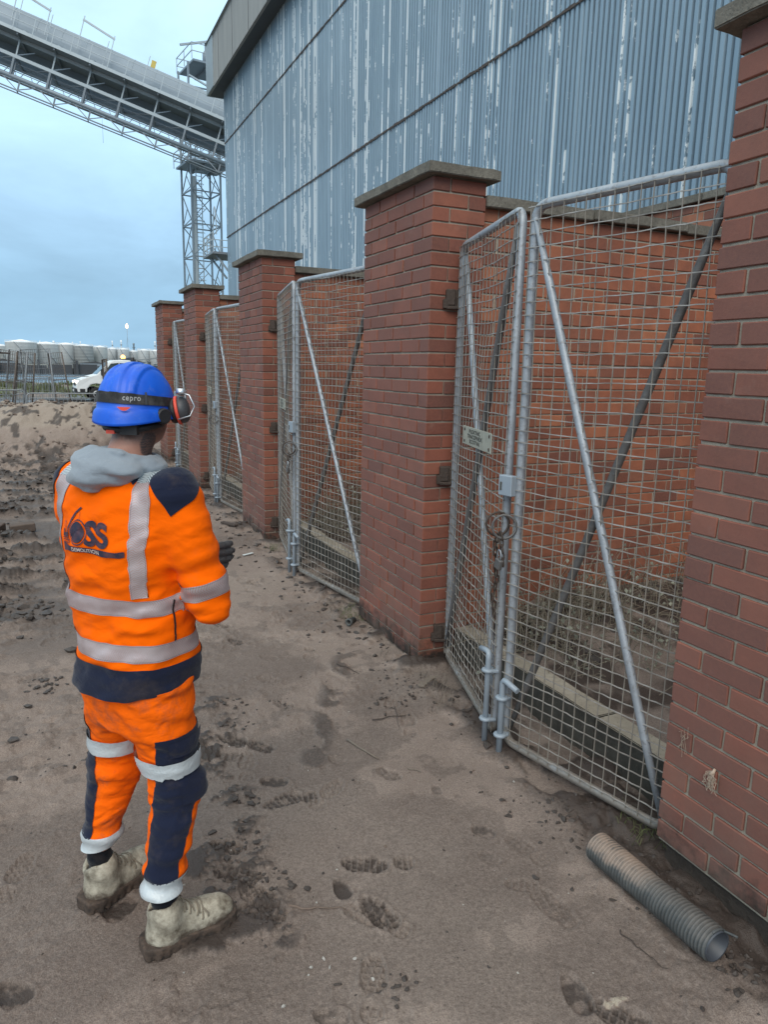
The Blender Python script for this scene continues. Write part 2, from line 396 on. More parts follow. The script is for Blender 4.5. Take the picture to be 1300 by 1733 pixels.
c = t.mix(t.math('MULTIPLY', t.math('MINIMUM', pale, 1.0), .35), c, (.34, .28, .238)); c = t.mix(t.mr(pale, 1.2, 2.0, 0, .8), c, t.mix(f2, (.36, .31, .24), (.50, .45, .36)))
c = t.mix(t.mr(f2, .45, .75, 0, .45), c, (.15, .108, .088))
c = t.mix(t.mr(f1, .46, .66, 0, .55), c, (.37, .30, .25))
c = t.mix(t.mr(f1, .46, .30, 0, .5), c, (.075, .055, .046))
wj = t.math('ADD', wet, t.mr(f2, .3, .7, -.14, .14))
c = t.mix(t.mr(wj, .22, .85, 0, .93), c, (.052, .040, .035))
gcol = t.ramp(f3, [(.3, (.06, .075, .025)), (.7, (.15, .165, .06))])
c = t.mix(grs, c, gcol)
c = t.mix(t.math('MULTIPLY', pud, .8), c, (.10, .095, .09))
t.col(c)
ro = t.mr(wj, .25, .95, .88, .42); ro = t.math('SUBTRACT', ro, t.math('MULTIPLY', pud, .42)); t.rough(ro)
t.bump(t.math('ADD', t.math('MULTIPLY', f2, .7), t.math('MULTIPLY', f1, .5)), .8, .008)
M_sand = t.m
me = np_mesh('ground', np.stack([GX, GY, gh], 1), Q, M_sand)
for nm, v in (('wet', gw), ('pale', gp), ('puddle', gpud), ('grass', ggrs)): set_attr(me, nm, v)
G = link('ground', me); tag(G, kind='structure')
def gz(x, y):
    a = ground_h(np.array([float(x)]), np.array([float(y)]))[0]; return float(a[0])

# water and the far bank
t = NT('water', .12); p = t.pos(); t.col((.10, .14, .17)); t.bump(t.noise(t.scale(p, (.5, 1.6, 1)), 1.2, 4, .6), .25, .2); M_water = t.m
m = MB(); m.add([(-2500, 55, -1.5), (2500, 55, -1.5), (2500, 216, -1.5), (-2500, 216, -1.5)], [(0, 1, 2, 3)]); tag(m.build('water', M_water), kind='structure')
M_quay = simple('quay_wall', (.06, .062, .068), .8, 0, .4, .12)
M_farland = simple('far_land', (.16, .155, .13), .9, 0, .3, .03)
m = MB(); m.box((0, 1358, -1.0), (5000, 2300, 1.9)); tag(m.build('far_bank', M_farland), kind='structure')
q = empty('quay_wall', (0, 206, -1.7), 0, 'long dark quay wall across the river below the white tanks', 'quay wall')
for i, x in enumerate(range(-56, 130, 6)):
    mb = MB(); mb.box((x, 0, 1.0+.1*(i % 3)), (5.8, 2.4, 2.6+.2*(i % 3))); mb.build('quay_panel', M_quay, q)
for x in range(-55, 130, 9):
    mb = MB(); mb.box((x, -1.6, 1.5), (.6, .6, 4.4)); mb.build('fender_pile', M_quay, q)
# low sheds and clutter along the far quay
M_shed = simple('shed_grey', (.22, .25, .28), .8, 0, .3, .2)
for i, (x, w, hh, d) in enumerate([(-44, 16, 2.2, 4), (-26, 9, 1.6, 3), (12, 12, 1.4, 3), (30, 10, 2.0, 3), (47, 15, 1.5, 4), (66, 12, 2.4, 4)]):
    e = empty('quay_shed', (x*.6+6, 222, -.1), 0, ['widest grey shed at the far left end of the far quay', 'small grey shed left of the big front tank', 'low grey shed under the pale middle tanks', 'grey shed beneath the dirty grey tank', 'flat shed on the far quay above the van', 'tall shed at the right end of the far quay'][i], 'shed', 'sheds along the far quay')
    mb = MB(); mb.box((0, 0, hh/2), (w*.6, d, hh)); mb.build('wall', M_shed, e)
    mb = MB(); mb.prism([(-w*.31, 0), (w*.31, 0), (0, .5)], d+.2, lambda x, y, z: (x, z-d/2-.1, y+hh)); mb.build('roof', M_quay, e)

# grass tufts on the river side
M_grass = simple('grass', (.10, .115, .045), .8, 0, .5, 3)
vs = []; fs = []
for i in range(5200):
    x = RS.uniform(-9, 12); y = RS.uniform(38, 62)
    if vnoise(np.array([x*.35]), np.array([y*.15]), seed=74)[0] < .5: continue
    z = -.02; hh = RS.uniform(.08, .45)*(.5+vnoise(np.array([x*.5]), np.array([y*.3]), seed=77)[0]); a = RS.uniform(0, 3.14); dx, dy = math.cos(a)*.09, math.sin(a)*.09
    lx, ly = RS.uniform(-.12, .12), RS.uniform(-.12, .12); b = len(vs)
    vs += [(x-dx, y-dy, z), (x+dx, y+dy, z), (x+lx, y+ly, z+hh)]; fs.append((b, b+1, b+2))
tag(link('grass', np_mesh('grass', vs, fs, M_grass, False)), kind='stuff')

# ------------------------------------------------------------------ sand heap
HX, HY = -.35, 15.0
nx, ny = 260, 200
ux, uy = np.meshgrid(np.linspace(-4.6, 2.3, nx), np.linspace(11.0, 18.6, ny)); ux = ux.ravel(); uy = uy.ravel()
def heap_h(x, y):
    prof = .84*np.exp(-(((x+.05)/1.05)**2+((y-14.6)/1.35)**2)) + .70*np.exp(-(((x+1.5)/1.2)**2+((y-15.2)/1.5)**2)) + .52*np.exp(-(((x-.85)/.62)**2+((y-14.4)/1.2)**2)) + .55*np.exp(-(((x+3.0)/1.1)**2+((y-15.2)/1.5)**2))
    prof = np.minimum(prof, .9+.1*np.tanh((prof-.9)*4))
    n = (fbm(x*2.2, y*2.2, seed=81, o=6, g=.66)-.5)
    low = sm(prof, .55, .1)
    z = 1.06*prof + .22*n*sm(prof, .03, .3) + low*sm(prof, .01, .08)*.09*np.clip(1-np.abs(fbm(x*4, y*5, seed=82, o=5, g=.6)*2-1)*2.5, 0, 1)
    return z-.05, low*sm(fbm(x*4, y*5, seed=82, o=5, g=.6), .42, .6)+.8*sm(fbm(x*6, y*7, seed=83, o=4), .6, .68)
hz, hw = heap_h(ux, uy)
I = np.arange(nx*ny).reshape(ny, nx); Q = np.stack([I[:-1, :-1].ravel(), I[:-1, 1:].ravel(), I[1:, 1:].ravel(), I[1:, :-1].ravel()], 1)
bx, by = ux.mean(), 14.8
me = np_mesh('sand_heap', np.stack([ux-bx, uy-by, hz], 1), Q, M_sand)
set_attr(me, 'wet', np.clip(hw, 0, 1)); set_attr(me, 'pale', np.clip(1.6*sm(hz, .25, .7), 0, 1.5)); set_attr(me, 'puddle', hz*0); set_attr(me, 'grass', hz*0)
tag(link('sand_heap', me, None, (bx, by, 0)), 'long heap of pale tipped sand with dark clods below the mesh barrier', 'sand heap')

# ------------------------------------------------------------------ loose mud and stones (nobody could count them)
def blobs(name, pts, mats, seed=0, sub=1):
    rs = np.random.RandomState(seed)
    bm = bmesh.new(); bmesh.ops.create_icosphere(bm, subdivisions=sub, radius=1); bv = np.array([v.co[:] for v in bm.verts]); bf = np.array([[v.index for v in f.verts] for f in bm.faces]); bm.free()
    V = []; Fs = []
    for i, (x, y, z, s, fl) in enumerate(pts):
        k = bv*(1+rs.uniform(-.5, .5, (len(bv), 1)))*np.array([s*rs.uniform(.7, 1.5), s*rs.uniform(.6, 1.1), s*fl])
        a = rs.uniform(0, 6.28); c, sn = math.cos(a), math.sin(a)
        k = np.stack([k[:, 0]*c-k[:, 1]*sn+x, k[:, 0]*sn+k[:, 1]*c+y, k[:, 2]+z], 1); V.append(k); Fs.append(bf+i*len(bv))
    return link(name, np_mesh(name, np.concatenate(V), np.concatenate(Fs), mats, False))
def scatter(n, xr, yr, keep, smin, smax, fl, pw=2.5):
    x = RS.uniform(xr[0], xr[1], n); y = RS.uniform(yr[0], yr[1], n); k = keep(x, y) > RS.uniform(0, 1, n); x, y = x[k], y[k]
    z = ground_h(x, y)[0]; s = smin+(smax-smin)*RS.uniform(0, 1, len(x))**pw
    return [(a, b, c+d*fl*.25, d, fl*RS.uniform(.6, 1.2)) for a, b, c, d in zip(x, y, z, s)]
M_mud = simple('mud', (.055, .043, .037), .62, 0, .45, 12, .6, 60)
M_mudlight = simple('sandy_mud', (.16, .118, .095), .9, 0, .35, 14, .6, 80)
def mk(x, y): return mudmask(x, y)*sm(fbm(x*2.6+.8*y, y*6.5, seed=21, o=5, g=.62), .46, .66)
pts = scatter(16000, (-2.6, 1.2), (3.0, 13), mk, .005, .042, .6, 5.0)
pts += scatter(1100, (X0-.45, X0-.01), (2.4, 13), lambda x, y: .15+sm(x, X0-.4, X0-.1)*.8, .004, .024, .6, 2.5)
pts += scatter(420, (X0-.5, X0-.01), (.9, 2.4), lambda x, y: .1+sm(x, X0-.3, X0-.05)*.9, .003, .014, .6, 2.5)
pts += scatter(1000, (-.6, 1.7), (1.1, 4.5), lambda x, y: .06+.9*sm(fbm(x*6, y*6, seed=91, o=3), .58, .7), .002, .0085, .6, 3)
for (px, py, n, sp, s) in [(72, 1162, 30, .06, .013), (40, 1042, 40, .14, .028), (410, 1352, 24, .045, .012), (395, 1428, 30, .05, .012), (440, 1500, 34, .07, .009), (445, 1560, 22, .05, .008), (480, 1192, 14, .04, .008),
                           (380, 1190, 16, .04, .012), (670, 1673, 16, .03, .007), (935, 1385, 20, .07, .009), (965, 1395, 12, .06, .008), (1240, 1640, 24, .05, .010), (400, 1225, 16, .05, .010), (60, 950, 26, .1, .03), (650, 1190, 30, .09, .009), (700, 1165, 30, .07, .008)]:
    g0 = on_ground(px, py)
    for _ in range(n):
        x, y = g0.x+RS.normal(0, sp), g0.y+RS.normal(0, sp*.9); d = s*RS.uniform(.35, 1.35); pts.append((x, y, gz(x, y)+d*.15, d, .55))
tag(blobs('mud_clods', pts, M_mud, 3), kind='stuff')
pts = scatter(900, (-2.4, 1.8), (1.0, 8), lambda x, y: .25+0*x, .0015, .006, .7, 3)
for _ in range(500):
    x = RS.uniform(-3.6, 1.5); y = RS.uniform(12.2, 16.0); z, _w = heap_h(np.array([x]), np.array([y]))
    if z[0] > .03: d = RS.uniform(.015, .07)*RS.uniform(.4, 1); pts.append((x, y, float(z[0])+d*.15, d, .5))
tag(blobs('sand_crumbs', pts, M_mudlight, 4), kind='stuff')
M_stone = simple('pebble', (.38, .36, .33), .7, 0, .3, 30, .3, 90)
pts = scatter(140, (-.6, 1.7), (1.0, 4.5), lambda x, y: .5+0*x, .0015, .0048, .75, 2)
for px, py in [(548, 1623), (527, 1638), (558, 1638), (480, 1706), (522, 1651), (632, 1657), (536, 1527), (870, 1327), (570, 1470), (312, 1500), (600, 1622)]:
    g0 = on_ground(px, py); pts.append((g0.x, g0.y, gz(g0.x, g0.y)+.002, .0055, .8))
tag(blobs('pebbles', pts, M_stone, 5), kind='stuff')
# ------------------------------------------------------------------ brick pillars, dividing walls, back wall
M_mortar = simple('mortar', (.34, .30, .24), .92, 0, .35, 20, .5, 120)
M_mortar2 = simple('mortar_dark', (.36, .315, .25), .92, 0, .4, 15, .5, 120)
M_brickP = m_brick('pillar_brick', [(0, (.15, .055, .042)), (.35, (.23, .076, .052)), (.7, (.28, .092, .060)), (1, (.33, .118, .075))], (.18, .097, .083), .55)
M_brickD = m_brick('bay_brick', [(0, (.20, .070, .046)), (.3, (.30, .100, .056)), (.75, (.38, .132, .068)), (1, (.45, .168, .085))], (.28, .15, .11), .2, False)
def brick_meshes(mat, L, n):
    r = []
    for i in range(n):
        bm = bmesh.new(); bmesh.ops.create_cube(bm, size=1)
        for v in bm.verts: v.co = Vector((v.co.x*L, v.co.y*.1025, v.co.z*.066)) + Vector([RS.uniform(-.0012, .0012) for _ in range(3)])
        bmesh.ops.bevel(bm, geom=bm.edges[:], offset=.0022+.0015*RS.rand(), segments=1, affect='EDGES')
        me = bpy.data.meshes.new('brick'); bm.to_mesh(me); bm.free(); me.materials.append(mat); r.append(me)
    return r
BP = {'S': brick_meshes(M_brickP, .215, 6), 'H': brick_meshes(M_brickP, .1025, 5)}
BD = {'S': brick_meshes(M_brickD, .215, 6), 'H': brick_meshes(M_brickD, .1025, 4)}
def put_brick(lib, kind, parent, x, y, z, turned):
    me = random.choice(lib[kind])
    o = bpy.data.objects.new('brick', me); COL.objects.link(o); o.parent = parent
    j = random.uniform
    o.location = (x+j(-.0015, .0015), y+j(-.0015, .0015), z+j(-.001, .001)); o.rotation_euler = (j(-.006, .006), j(-.006, .006), (math.pi/2 if turned else 0)+j(-.008, .008))
    return o
M_cap = NT('weathered_concrete', .92); t = M_cap; p = t.pos(); n1 = t.noise(p, 6, 5, .65); n2 = t.noise(p, 60, 4, .7)
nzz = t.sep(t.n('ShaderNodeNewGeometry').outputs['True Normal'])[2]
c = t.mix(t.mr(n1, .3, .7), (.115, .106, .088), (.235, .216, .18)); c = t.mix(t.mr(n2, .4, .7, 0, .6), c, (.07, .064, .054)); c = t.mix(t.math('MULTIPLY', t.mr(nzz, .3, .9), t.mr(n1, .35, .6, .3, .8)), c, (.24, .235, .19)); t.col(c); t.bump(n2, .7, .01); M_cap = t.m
def slab(sx, sy, sz, n, name, mat, parent, loc, amp=.004, seed=0):
    bm = bmesh.new(); bmesh.ops.create_cube(bm, size=1)
    for v in bm.verts: v.co = Vector((v.co.x*sx, v.co.y*sy, v.co.z*sz))
    bmesh.ops.bevel(bm, geom=bm.edges[:], offset=.004, segments=2, affect='EDGES')
    bmesh.ops.subdivide_edges(bm, edges=[e for e in bm.edges if e.calc_length() > .1], cuts=n, use_grid_fill=True)
    V = np.array([v.co[:] for v in bm.verts])
    dn = [(fbm(V[:, 0]*14+k*31, V[:, 1]*14, V[:, 2]*14, seed=seed+k, o=3)-.5)*2*amp for k in range(3)]
    for i, v in enumerate(bm.verts): v.co += Vector((dn[0][i], dn[1][i], dn[2][i]))
    me = bpy.data.meshes.new(name); bm.to_mesh(me); bm.free(); me.materials.append(mat)
    return link(name, me, parent, loc)
M_foot = simple('damp_footing', (.045, .036, .030), .85, 0, .5, 18, .8, 50)
ZB = [0.072, .0075, .0075, .0075, .0075]
PL = ['nearest brick pillar at the right edge with the tall frayed rope tuft', 'second brick pillar with a thick worn concrete cap, left of the padlocked gates', 'third brick pillar along the row, right of the man with darker brick', 'fourth brick pillar, its foot behind the worker\'s shoulder', 'farthest brick pillar beside the blue helmet']
PIL = []
for i, y0 in enumerate(PY):
    e = empty('brick_pillar', (X0, y0, 0), 0, PL[i], 'pillar', 'brick pillars along the yard'); PIL.append(e)
    m = MB(); m.box((PD/2, PW/2, (PH+ZB[i])/2), (PD-.017, PW-.017, PH-ZB[i]-.004)); m.build('mortar_core', M_mortar, e)
    m = MB(); m.box((PD/2, PW/2, ZB[i]/2-.1), (PD-.035-.02*(i == 0), PW-.035-.02*(i == 0), .2+ZB[i]-.002)); m.build('footing', M_foot, e)
    rest = MB()
    for k in range(36):
        z = PH-.075*(k+.5)-.002
        if z < ZB[i]: continue
        if k % 2 == 0:
            for s in range(4): put_brick(BP, 'S', e, .05125, .1075+.225*s, z, True)
            put_brick(BP, 'S', e, .2165, .05125, z, False)
        else:
            put_brick(BP, 'S', e, .1075, .05125, z, False)
            for s in range(3): put_brick(BP, 'S', e, .05125, .1125+.1075+.225*s, z, True)
            put_brick(BP, 'S', e, .1075, PW-.05125, z, False)
            put_brick(BP, 'H', e, .27275, .05125, z, False)
        for s in range(4): rest.box((.27275, .215+.15*s+.04*(k % 2), z), (.1025, .14, .066))
        rest.box((.2165 if k % 2 == 0 else .2725, PW-.05125, z), (.215 if k % 2 == 0 else .1025, .1025, .066))
    tag(rest.build('rear_brickwork', M_brickP, e), kind='stuff')
    slab(PD+.115, PW+.110, .052, 7, 'cap_stone', M_cap, e, (PD/2+.002, PW/2, PH+.026), .0055, 100+i)
# dividing walls run back from each pillar
DIVX0 = X0+PD; BACKX = 5.0; DL = BACKX-DIVX0
DVL = [None, 'orange brick dividing wall behind the padlocked nearest gates', 'brick dividing wall behind the second pair of gates', 'brick dividing wall behind the third pair of gates', 'farthest brick dividing wall, mostly hidden behind the fourth pillar']
for i, y0 in enumerate(PY):
    if i == 0: continue
    e = empty('dividing_wall', (DIVX0+.001, y0+.03, 0), 0, DVL[i], 'wall', 'brick walls dividing the bays')
    m = MB(); m.box((DL/2, .1075, 1.27), (DL-.002, .215-.014, 2.63)); m.build('mortar_core', M_mortar2, e)
    rest = MB(); cnt = 0
    for k in range(34):
        z = 2.585-.075*(k+.5)
        x = 0.0 if k % 2 else -.1125
        c0 = 0
        while x < DL:
            a, b = max(x, 0), min(x+.215, DL)
            if b-a > .05:
                if cnt < 292 and x < 1.75 and z > .12 and b-a > .2: put_brick(BD, 'S', e, (a+b)/2, .05125, z, False); cnt += 1
                elif cnt < 292 and x < 1.75 and z > .12 and b-a > .09: put_brick(BD, 'H', e, (a+b)/2, .05125, z, False); cnt += 1
                else: rest.box(((a+b)/2, .05125+random.uniform(-.001, .001), z), (b-a, .1025, .066))
            x += .225
        rest.box((DL/2, .2, z), (DL-.004, .03, .066))
    tag(rest.build('rear_brickwork', M_brickD, e), kind='stuff')
    x = 0
    while x < DL-.05:
        L = min(.75 if x else .74, DL-x)
        slab(L-.006, .30, .058, 3, 'coping_stone', M_cap, e, (x+L/2, .1075+random.uniform(-.006, .006), 2.617+random.uniform(-.004, .004)), .005, 200+i*9+int(x*10)); x += L
# back wall, parallel to the row
e = empty('back_wall', (BACKX, -4, 0), 0, 'dark brick back wall with grey coping, seen over the dividing wall', 'wall')
BL = 20.0
m = MB(); m.box((.12, BL/2, 1.55), (.226, BL, 3.1)); m.build('mortar_core', M_mortar2, e)
rest = MB(); cnt = 0
for k in range(42):
    z = 3.11-.075*(k+.5)
    if z < 0: break
    y = 0 if k % 2 else -.1125
    while y < BL:
        if cnt < 180 and k < 14 and 8.0 < y < 10.7: put_brick(BD, 'S', e, .05125, y+.1075, z, True); cnt += 1
        else: rest.box((.05125, y+.1075, z), (.1025, .215, .066))
        y += .225
tag(rest.build('rear_brickwork', M_brickD, e), kind='stuff')
for s in range(21): slab(.32, .945, .062, 2, 'coping_stone', M_cap, e, (.12, .47+.95*s, 3.145), .004, 400+s)

# concrete upstands and the soil behind them
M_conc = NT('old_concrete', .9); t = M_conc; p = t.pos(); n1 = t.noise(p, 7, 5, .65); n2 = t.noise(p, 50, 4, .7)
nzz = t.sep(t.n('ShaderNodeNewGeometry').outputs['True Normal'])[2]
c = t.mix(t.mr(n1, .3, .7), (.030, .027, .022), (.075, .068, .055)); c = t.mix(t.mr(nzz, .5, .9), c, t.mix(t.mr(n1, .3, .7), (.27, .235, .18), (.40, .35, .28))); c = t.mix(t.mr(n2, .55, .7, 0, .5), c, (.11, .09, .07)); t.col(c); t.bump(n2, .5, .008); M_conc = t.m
KL = ['pale topped concrete upstand behind the padlocked nearest gates', 'concrete upstand behind the second pair of gates', 'concrete upstand behind the third pair of gates', 'concrete upstand behind the farthest gates']
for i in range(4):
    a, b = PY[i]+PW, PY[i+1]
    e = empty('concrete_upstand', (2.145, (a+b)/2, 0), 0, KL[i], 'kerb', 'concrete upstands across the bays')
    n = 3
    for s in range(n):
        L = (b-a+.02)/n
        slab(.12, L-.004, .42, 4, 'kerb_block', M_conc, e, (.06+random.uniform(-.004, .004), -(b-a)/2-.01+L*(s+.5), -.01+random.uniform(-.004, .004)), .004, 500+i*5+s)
    # soil
    nx, ny = 90, 60
    gx, gy = np.meshgrid(np.linspace(2.25, BACKX+.05, nx), np.linspace(a-1.2 if i else a-1.2, b+.05, ny)); gx = gx.ravel(); gy = gy.ravel()
    z = .15+.05*(fbm(gx*3, gy*3, seed=140+i, o=4)-.5)+.16*sm(gy, b-.9, b)*sm(gx, 2.3, 2.9)+.02*(fbm(gx*14, gy*14, seed=150, o=3)-.5)
    I = np.arange(nx*ny).reshape(ny, nx); Q = np.stack([I[:-1, :-1].ravel(), I[:-1, 1:].ravel(), I[1:, 1:].ravel(), I[1:, :-1].ravel()], 1)
    me = np_mesh('soil', np.stack([gx, gy, z], 1), Q, M_sand)
    set_attr(me, 'wet', np.clip(.25+.9*sm(fbm(gx*5, gy*5, seed=160+i, o=4), .45, .65), 0, 1)); [set_attr(me, q_, z*0) for q_ in ('pale', 'puddle', 'grass')]
    tag(link('soil', me), kind='structure')
    # dead plants: stems and shrivelled leaves
    st = MB(); lf_v = []; lf_f = []
    for s in range(620 if i < 2 else 120):
        x = 2.35+abs(RS.normal(0, .75)); y = b-.06-abs(RS.normal(0, .38))
        if x > 4.6 or y < a: continue
        zz = .17+.16*sm(y, b-.9, b)*sm(x, 2.3, 2.9); L = RS.uniform(.08, .42)*(1.15 if y > b-.5 else .6); az = RS.uniform(0, 6.28); ben = RS.uniform(.2, 1.3); flat = RS.rand() < .45
        P = []
        for q_ in range(4):
            u = q_/3; P.append((x+math.cos(az)*L*(u if flat else u*u*ben*.6), min(y+math.sin(az)*L*(u if flat else u*u*ben*.6), b), zz-.01+(L*.16*math.sin(u*3) if flat else L*u*(1-.3*ben*u))))
        st.tube(P, [.0028, .0024, .002, .001], 3, False)
        if RS.rand() < .42:
            for q_ in range(RS.randint(1, 4)):
                c0 = np.array(P[RS.randint(1, 4)])+RS.normal(0, .015, 3); c0[1] = min(c0[1], b); d1 = RS.normal(0, 1, 3); d1 /= np.linalg.norm(d1); d2 = np.cross(d1, RS.normal(0, 1, 3)); d2 /= np.linalg.norm(d2); sz = RS.uniform(.008, .022); o_ = len(lf_v)
                lf_v += [tuple(c0-d1*sz), tuple(c0+d2*sz*.6+np.array([0, 0, .004])), tuple(c0+d1*sz), tuple(c0-d2*sz*.6+np.array([0, 0, .005]))]; lf_f.append((o_, o_+1, o_+2, o_+3))
    if i == 0:
        M_stem = simple('dead_stem', (.21, .175, .13), .85, 0, .5, 20); M_leaf = simple('dead_leaf', (.25, .25, .195), .8, 0, .45, 9)
    if i < 2:
        bl_ = []
        for s in range(260):
            x = 2.3+abs(RS.normal(0, .8)); y = b-.02-abs(RS.normal(0, .22)); zz = .15+.16*sm(y, b-.9, b)*sm(x, 2.3, 2.9)
            if x < 4.6: bl_.append((x, y, float(zz), RS.uniform(.01, .05)*RS.uniform(.4, 1), .7))
        tag(blobs('soil_clumps', bl_, M_mud, 60+i), kind='stuff')
    tag(st.build('dead_stems', M_stem), kind='stuff')
    if lf_v: tag(link('dead_leaves', np_mesh('dead_leaves', lf_v, lf_f, M_leaf, False)), kind='stuff')
# ------------------------------------------------------------------ mesh gates
t = NT('galvanised', .5, .35); p = t.pos(); n1 = t.noise(p, 7, 5, .65); n2 = t.noise(p, 45, 4, .7)
c = t.mix(t.mr(n1, .3, .7), (.27, .295, .325), (.40, .43, .465)); c = t.mix(t.mr(n2, .56, .70, 0, .7), c, (.17, .15, .14))
nzz = t.sep(t.n('ShaderNodeNewGeometry').outputs['Normal'])[2]
c = t.mix(t.mr(t.noise(p, 11, 4, .7), .6, .72, 0, .8), c, (.10, .075, .06)); zz_ = t.math('ADD', t.sep(p)[2], t.mr(n1, .3, .7, -.04, .04)); c = t.mix(t.mr(zz_, .13, .07, 0, .8), c, t.mix(n2, (.14, .11, .085), (.36, .31, .25))); t.col(c); t.bump(n2, .3, .004); M_galv = t.m
t = NT('mesh_wire', .55, .3); p = t.pos(); n1 = t.noise(p, 9, 4, .6); t.col(t.ramp(n1, [(.3, (.17, .15, .13)), (.5, (.31, .29, .265)), (.7, (.46, .44, .415))])); M_wire = t.m
M_wirev = simple('mesh_wire_dull', (.25, .222, .19), .65, .2, .45, 9)
M_brace = simple('brace_steel', (.135, .130, .128), .6, .3, .4, 8, .3, 60)
M_rust = simple('rusty_iron', (.075, .055, .045), .75, .3, .5, 30, .6, 80)
M_plate = simple('engraved_plate', (.36, .35, .29), .7, .1, .3, 30, .25, 120)
M_ink = simple('worn_black', (.07, .07, .06), .8, 0, .3, 40)
M_box = simple('lock_grey', (.30, .35, .40), .55, .2, .15, 12)
def text_mesh(body, size, bold=0.0, align='CENTER', depth=0.0, space=1.0):
    cu = bpy.data.curves.new('txt', 'FONT'); cu.body = body; cu.size = size; cu.align_x = align; cu.offset = bold; cu.extrude = depth; cu.space_character = space; cu.space_line = .92
    o = bpy.data.objects.new('txt', cu); COL.objects.link(o)
    me = bpy.data.meshes.new_from_object(o.evaluated_get(bpy.context.evaluated_depsgraph_get())); bpy.data.objects.remove(o)
    V = [v.co.copy() for v in me.vertices]; Fs = [list(q.vertices) for q in me.polygons]; bpy.data.meshes.remove(me); return V, Fs
GZ0, GZ1 = 0.055, 2.362
def gate_leaf(hinge, free, road, label, group, sign, lock, seed, detail):
    d = Vector((free[0]-hinge[0], free[1]-hinge[1])); Wd = d.length
    e = empty('mesh_gate', (hinge[0], hinge[1], 0), math.atan2(d.y, d.x), label, 'gate', group)
    R = .0195; rc = .055; s = road
    def arc(cx, cz, a0, a1, r=rc, n=5): return [(cx+r*math.cos(a0+(a1-a0)*k/n), 0, cz+r*math.sin(a0+(a1-a0)*k/n)) for k in range(n+1)]
    P = arc(R+rc, GZ0+rc, math.pi*1.5, math.pi)+arc(R+rc, GZ1-rc, math.pi, math.pi*.5)+arc(Wd-R-rc, GZ1-rc, math.pi*.5, 0)+arc(Wd-R-rc, GZ0+rc, 0, -math.pi*.5)
    m = MB(); m.tube(P, R, 10 if detail else 7, closed=True); m.build('frame', M_galv, e)
    zc = GZ0+(GZ1-GZ0)*.47
    for (xa, za, xb, zb, mat, off) in ((R*1.6, GZ1-.05, Wd-R*1.6, GZ0+.05, M_galv if s < 0 else M_brace, .010), (R*1.6, GZ0+.05, Wd-R*1.6, GZ1-.05, M_brace if s < 0 else M_galv, -.012)):
        pts = []
        for k in range(9):
            u = k/8; fl = math.exp(-((u-.5)/.05)**2); pts.append((xa+(xb-xa)*u, -s*off*(1-.0*fl), za+(zb-za)*u))
        m = MB(); m.tube(pts, [.011]+[.0165]*7+[.011], 9 if detail else 6); m.build('brace', mat, e)
    # woven wire
    rs = np.random.RandomState(seed); m = MB(); y0 = s*(R+.001); nw = int((GZ1-GZ0)/.0515); nv = max(6, int(Wd/.0545)); n = 26 if detail else 12
    bul = lambda x, z: .009*(vnoise(np.array([x*5.]), np.array([z*3.]), seed=seed)[0]-.5)*2*math.sin(math.pi*min(1, max(0, x/Wd)))
    sag = lambda x, z: .010*(vnoise(np.array([x*3.3]), np.array([z*2.3+9]), seed=seed+5)[0]-.5)*2*math.sin(math.pi*min(1, max(0, x/Wd)))
    wr = .0026 if detail else .0028
    for k in range(nw+1):
        z = GZ0+.022+(GZ1-GZ0-.03)*k/nw; j = rs.uniform(-.004, .004)
        pts = [(-.004+(Wd+.008)*q/n, y0+.0018*(1 if (k+q) % 2 else -1)*s+bul(Wd*q/n, z), z+j+sag(Wd*q/n, z)+rs.normal(0, .0007)) for q in range(n+1)]
        m.tube(pts, wr, 4, False, smooth=False)
    tag(m.build('wire_mesh', M_wire, e), kind='stuff'); m = MB()
    for k in range(nv+1):
        x = .012+(Wd-.024)*k/nv; j = rs.uniform(-.003, .003); nn = 34 if detail else 16
        pts = [(x+j+.003*(vnoise(np.array([k*.7]), np.array([q*.3]), seed=seed+9)[0]-.5)*2, y0-.0012*s+bul(x, GZ0+(GZ1-GZ0)*q/nn), GZ0+.004+(GZ1-GZ0-.006)*q/nn) for q in range(nn+1)]
        m.tube(pts, wr*.92, 4, False, smooth=False)
    tag(m.build('wire_mesh', M_wirev, e), kind='stuff')
    # hinges on the pillar or wall side
    for hz in (2.09, 1.13, .19):
        m = MB(); m.lathe([(.016, -.05), (.022, -.045), (.022, .045), (.016, .05)], 8, (-.012, s*.026 if s < 0 else 0, hz))
        if s < 0: m.box((-.006, s*.062, hz+.008), (.055, .05, .085)); m.box((-.004, s*.085, hz-.025), (.045, .035, .05)); m.box((0, s*.05, hz-.045), (.05, .07, .018))
        m.build('hinge', M_rust, e, bevel=.004)
    if sign:
        sx, sz = sign; ps = MB(); ps.box((sx, s*(R+.009), sz), (.50, .004, .094)); sp = ps.build('sign_plate', M_plate, e, bevel=.0015)
        V, Fs = text_mesh('PLEXTHC\nTRACEPHEX\nSCOTVA', .027, .0006, 'CENTER')
        mm = MB(); mm.add([(sx-.03+1.75*v.x, s*(R+.0125), sz+.017+v.y) for v in V], Fs); mm.build('lettering', M_ink, sp)
        for qx in (-.215, .215):
            for qz in (-.03, .03): b_ = MB(); b_.lathe([(.009, 0), (.007, .003)], 8, (sx+qx, s*(R+.011), sz+qz), (0, s, 0)); b_.build('bolt', M_rust, sp)
    if lock:
        m = MB(); m.box((Wd+.022, s*(R+.014), 1.235), (.075, .034, .088)); lk = m.build('lock_box', M_box, e, bevel=.003)
        m = MB(); m.box((Wd+.043, s*(R+.0325), 1.232), (.008, .003, .036)); m.build('keyhole', M_ink, lk)
    # drop bolt at the foot of the free stile
    bx = Wd-.03 if lock else Wd-.012; bz = .02 if lock else .06; by = s*(R+.028)
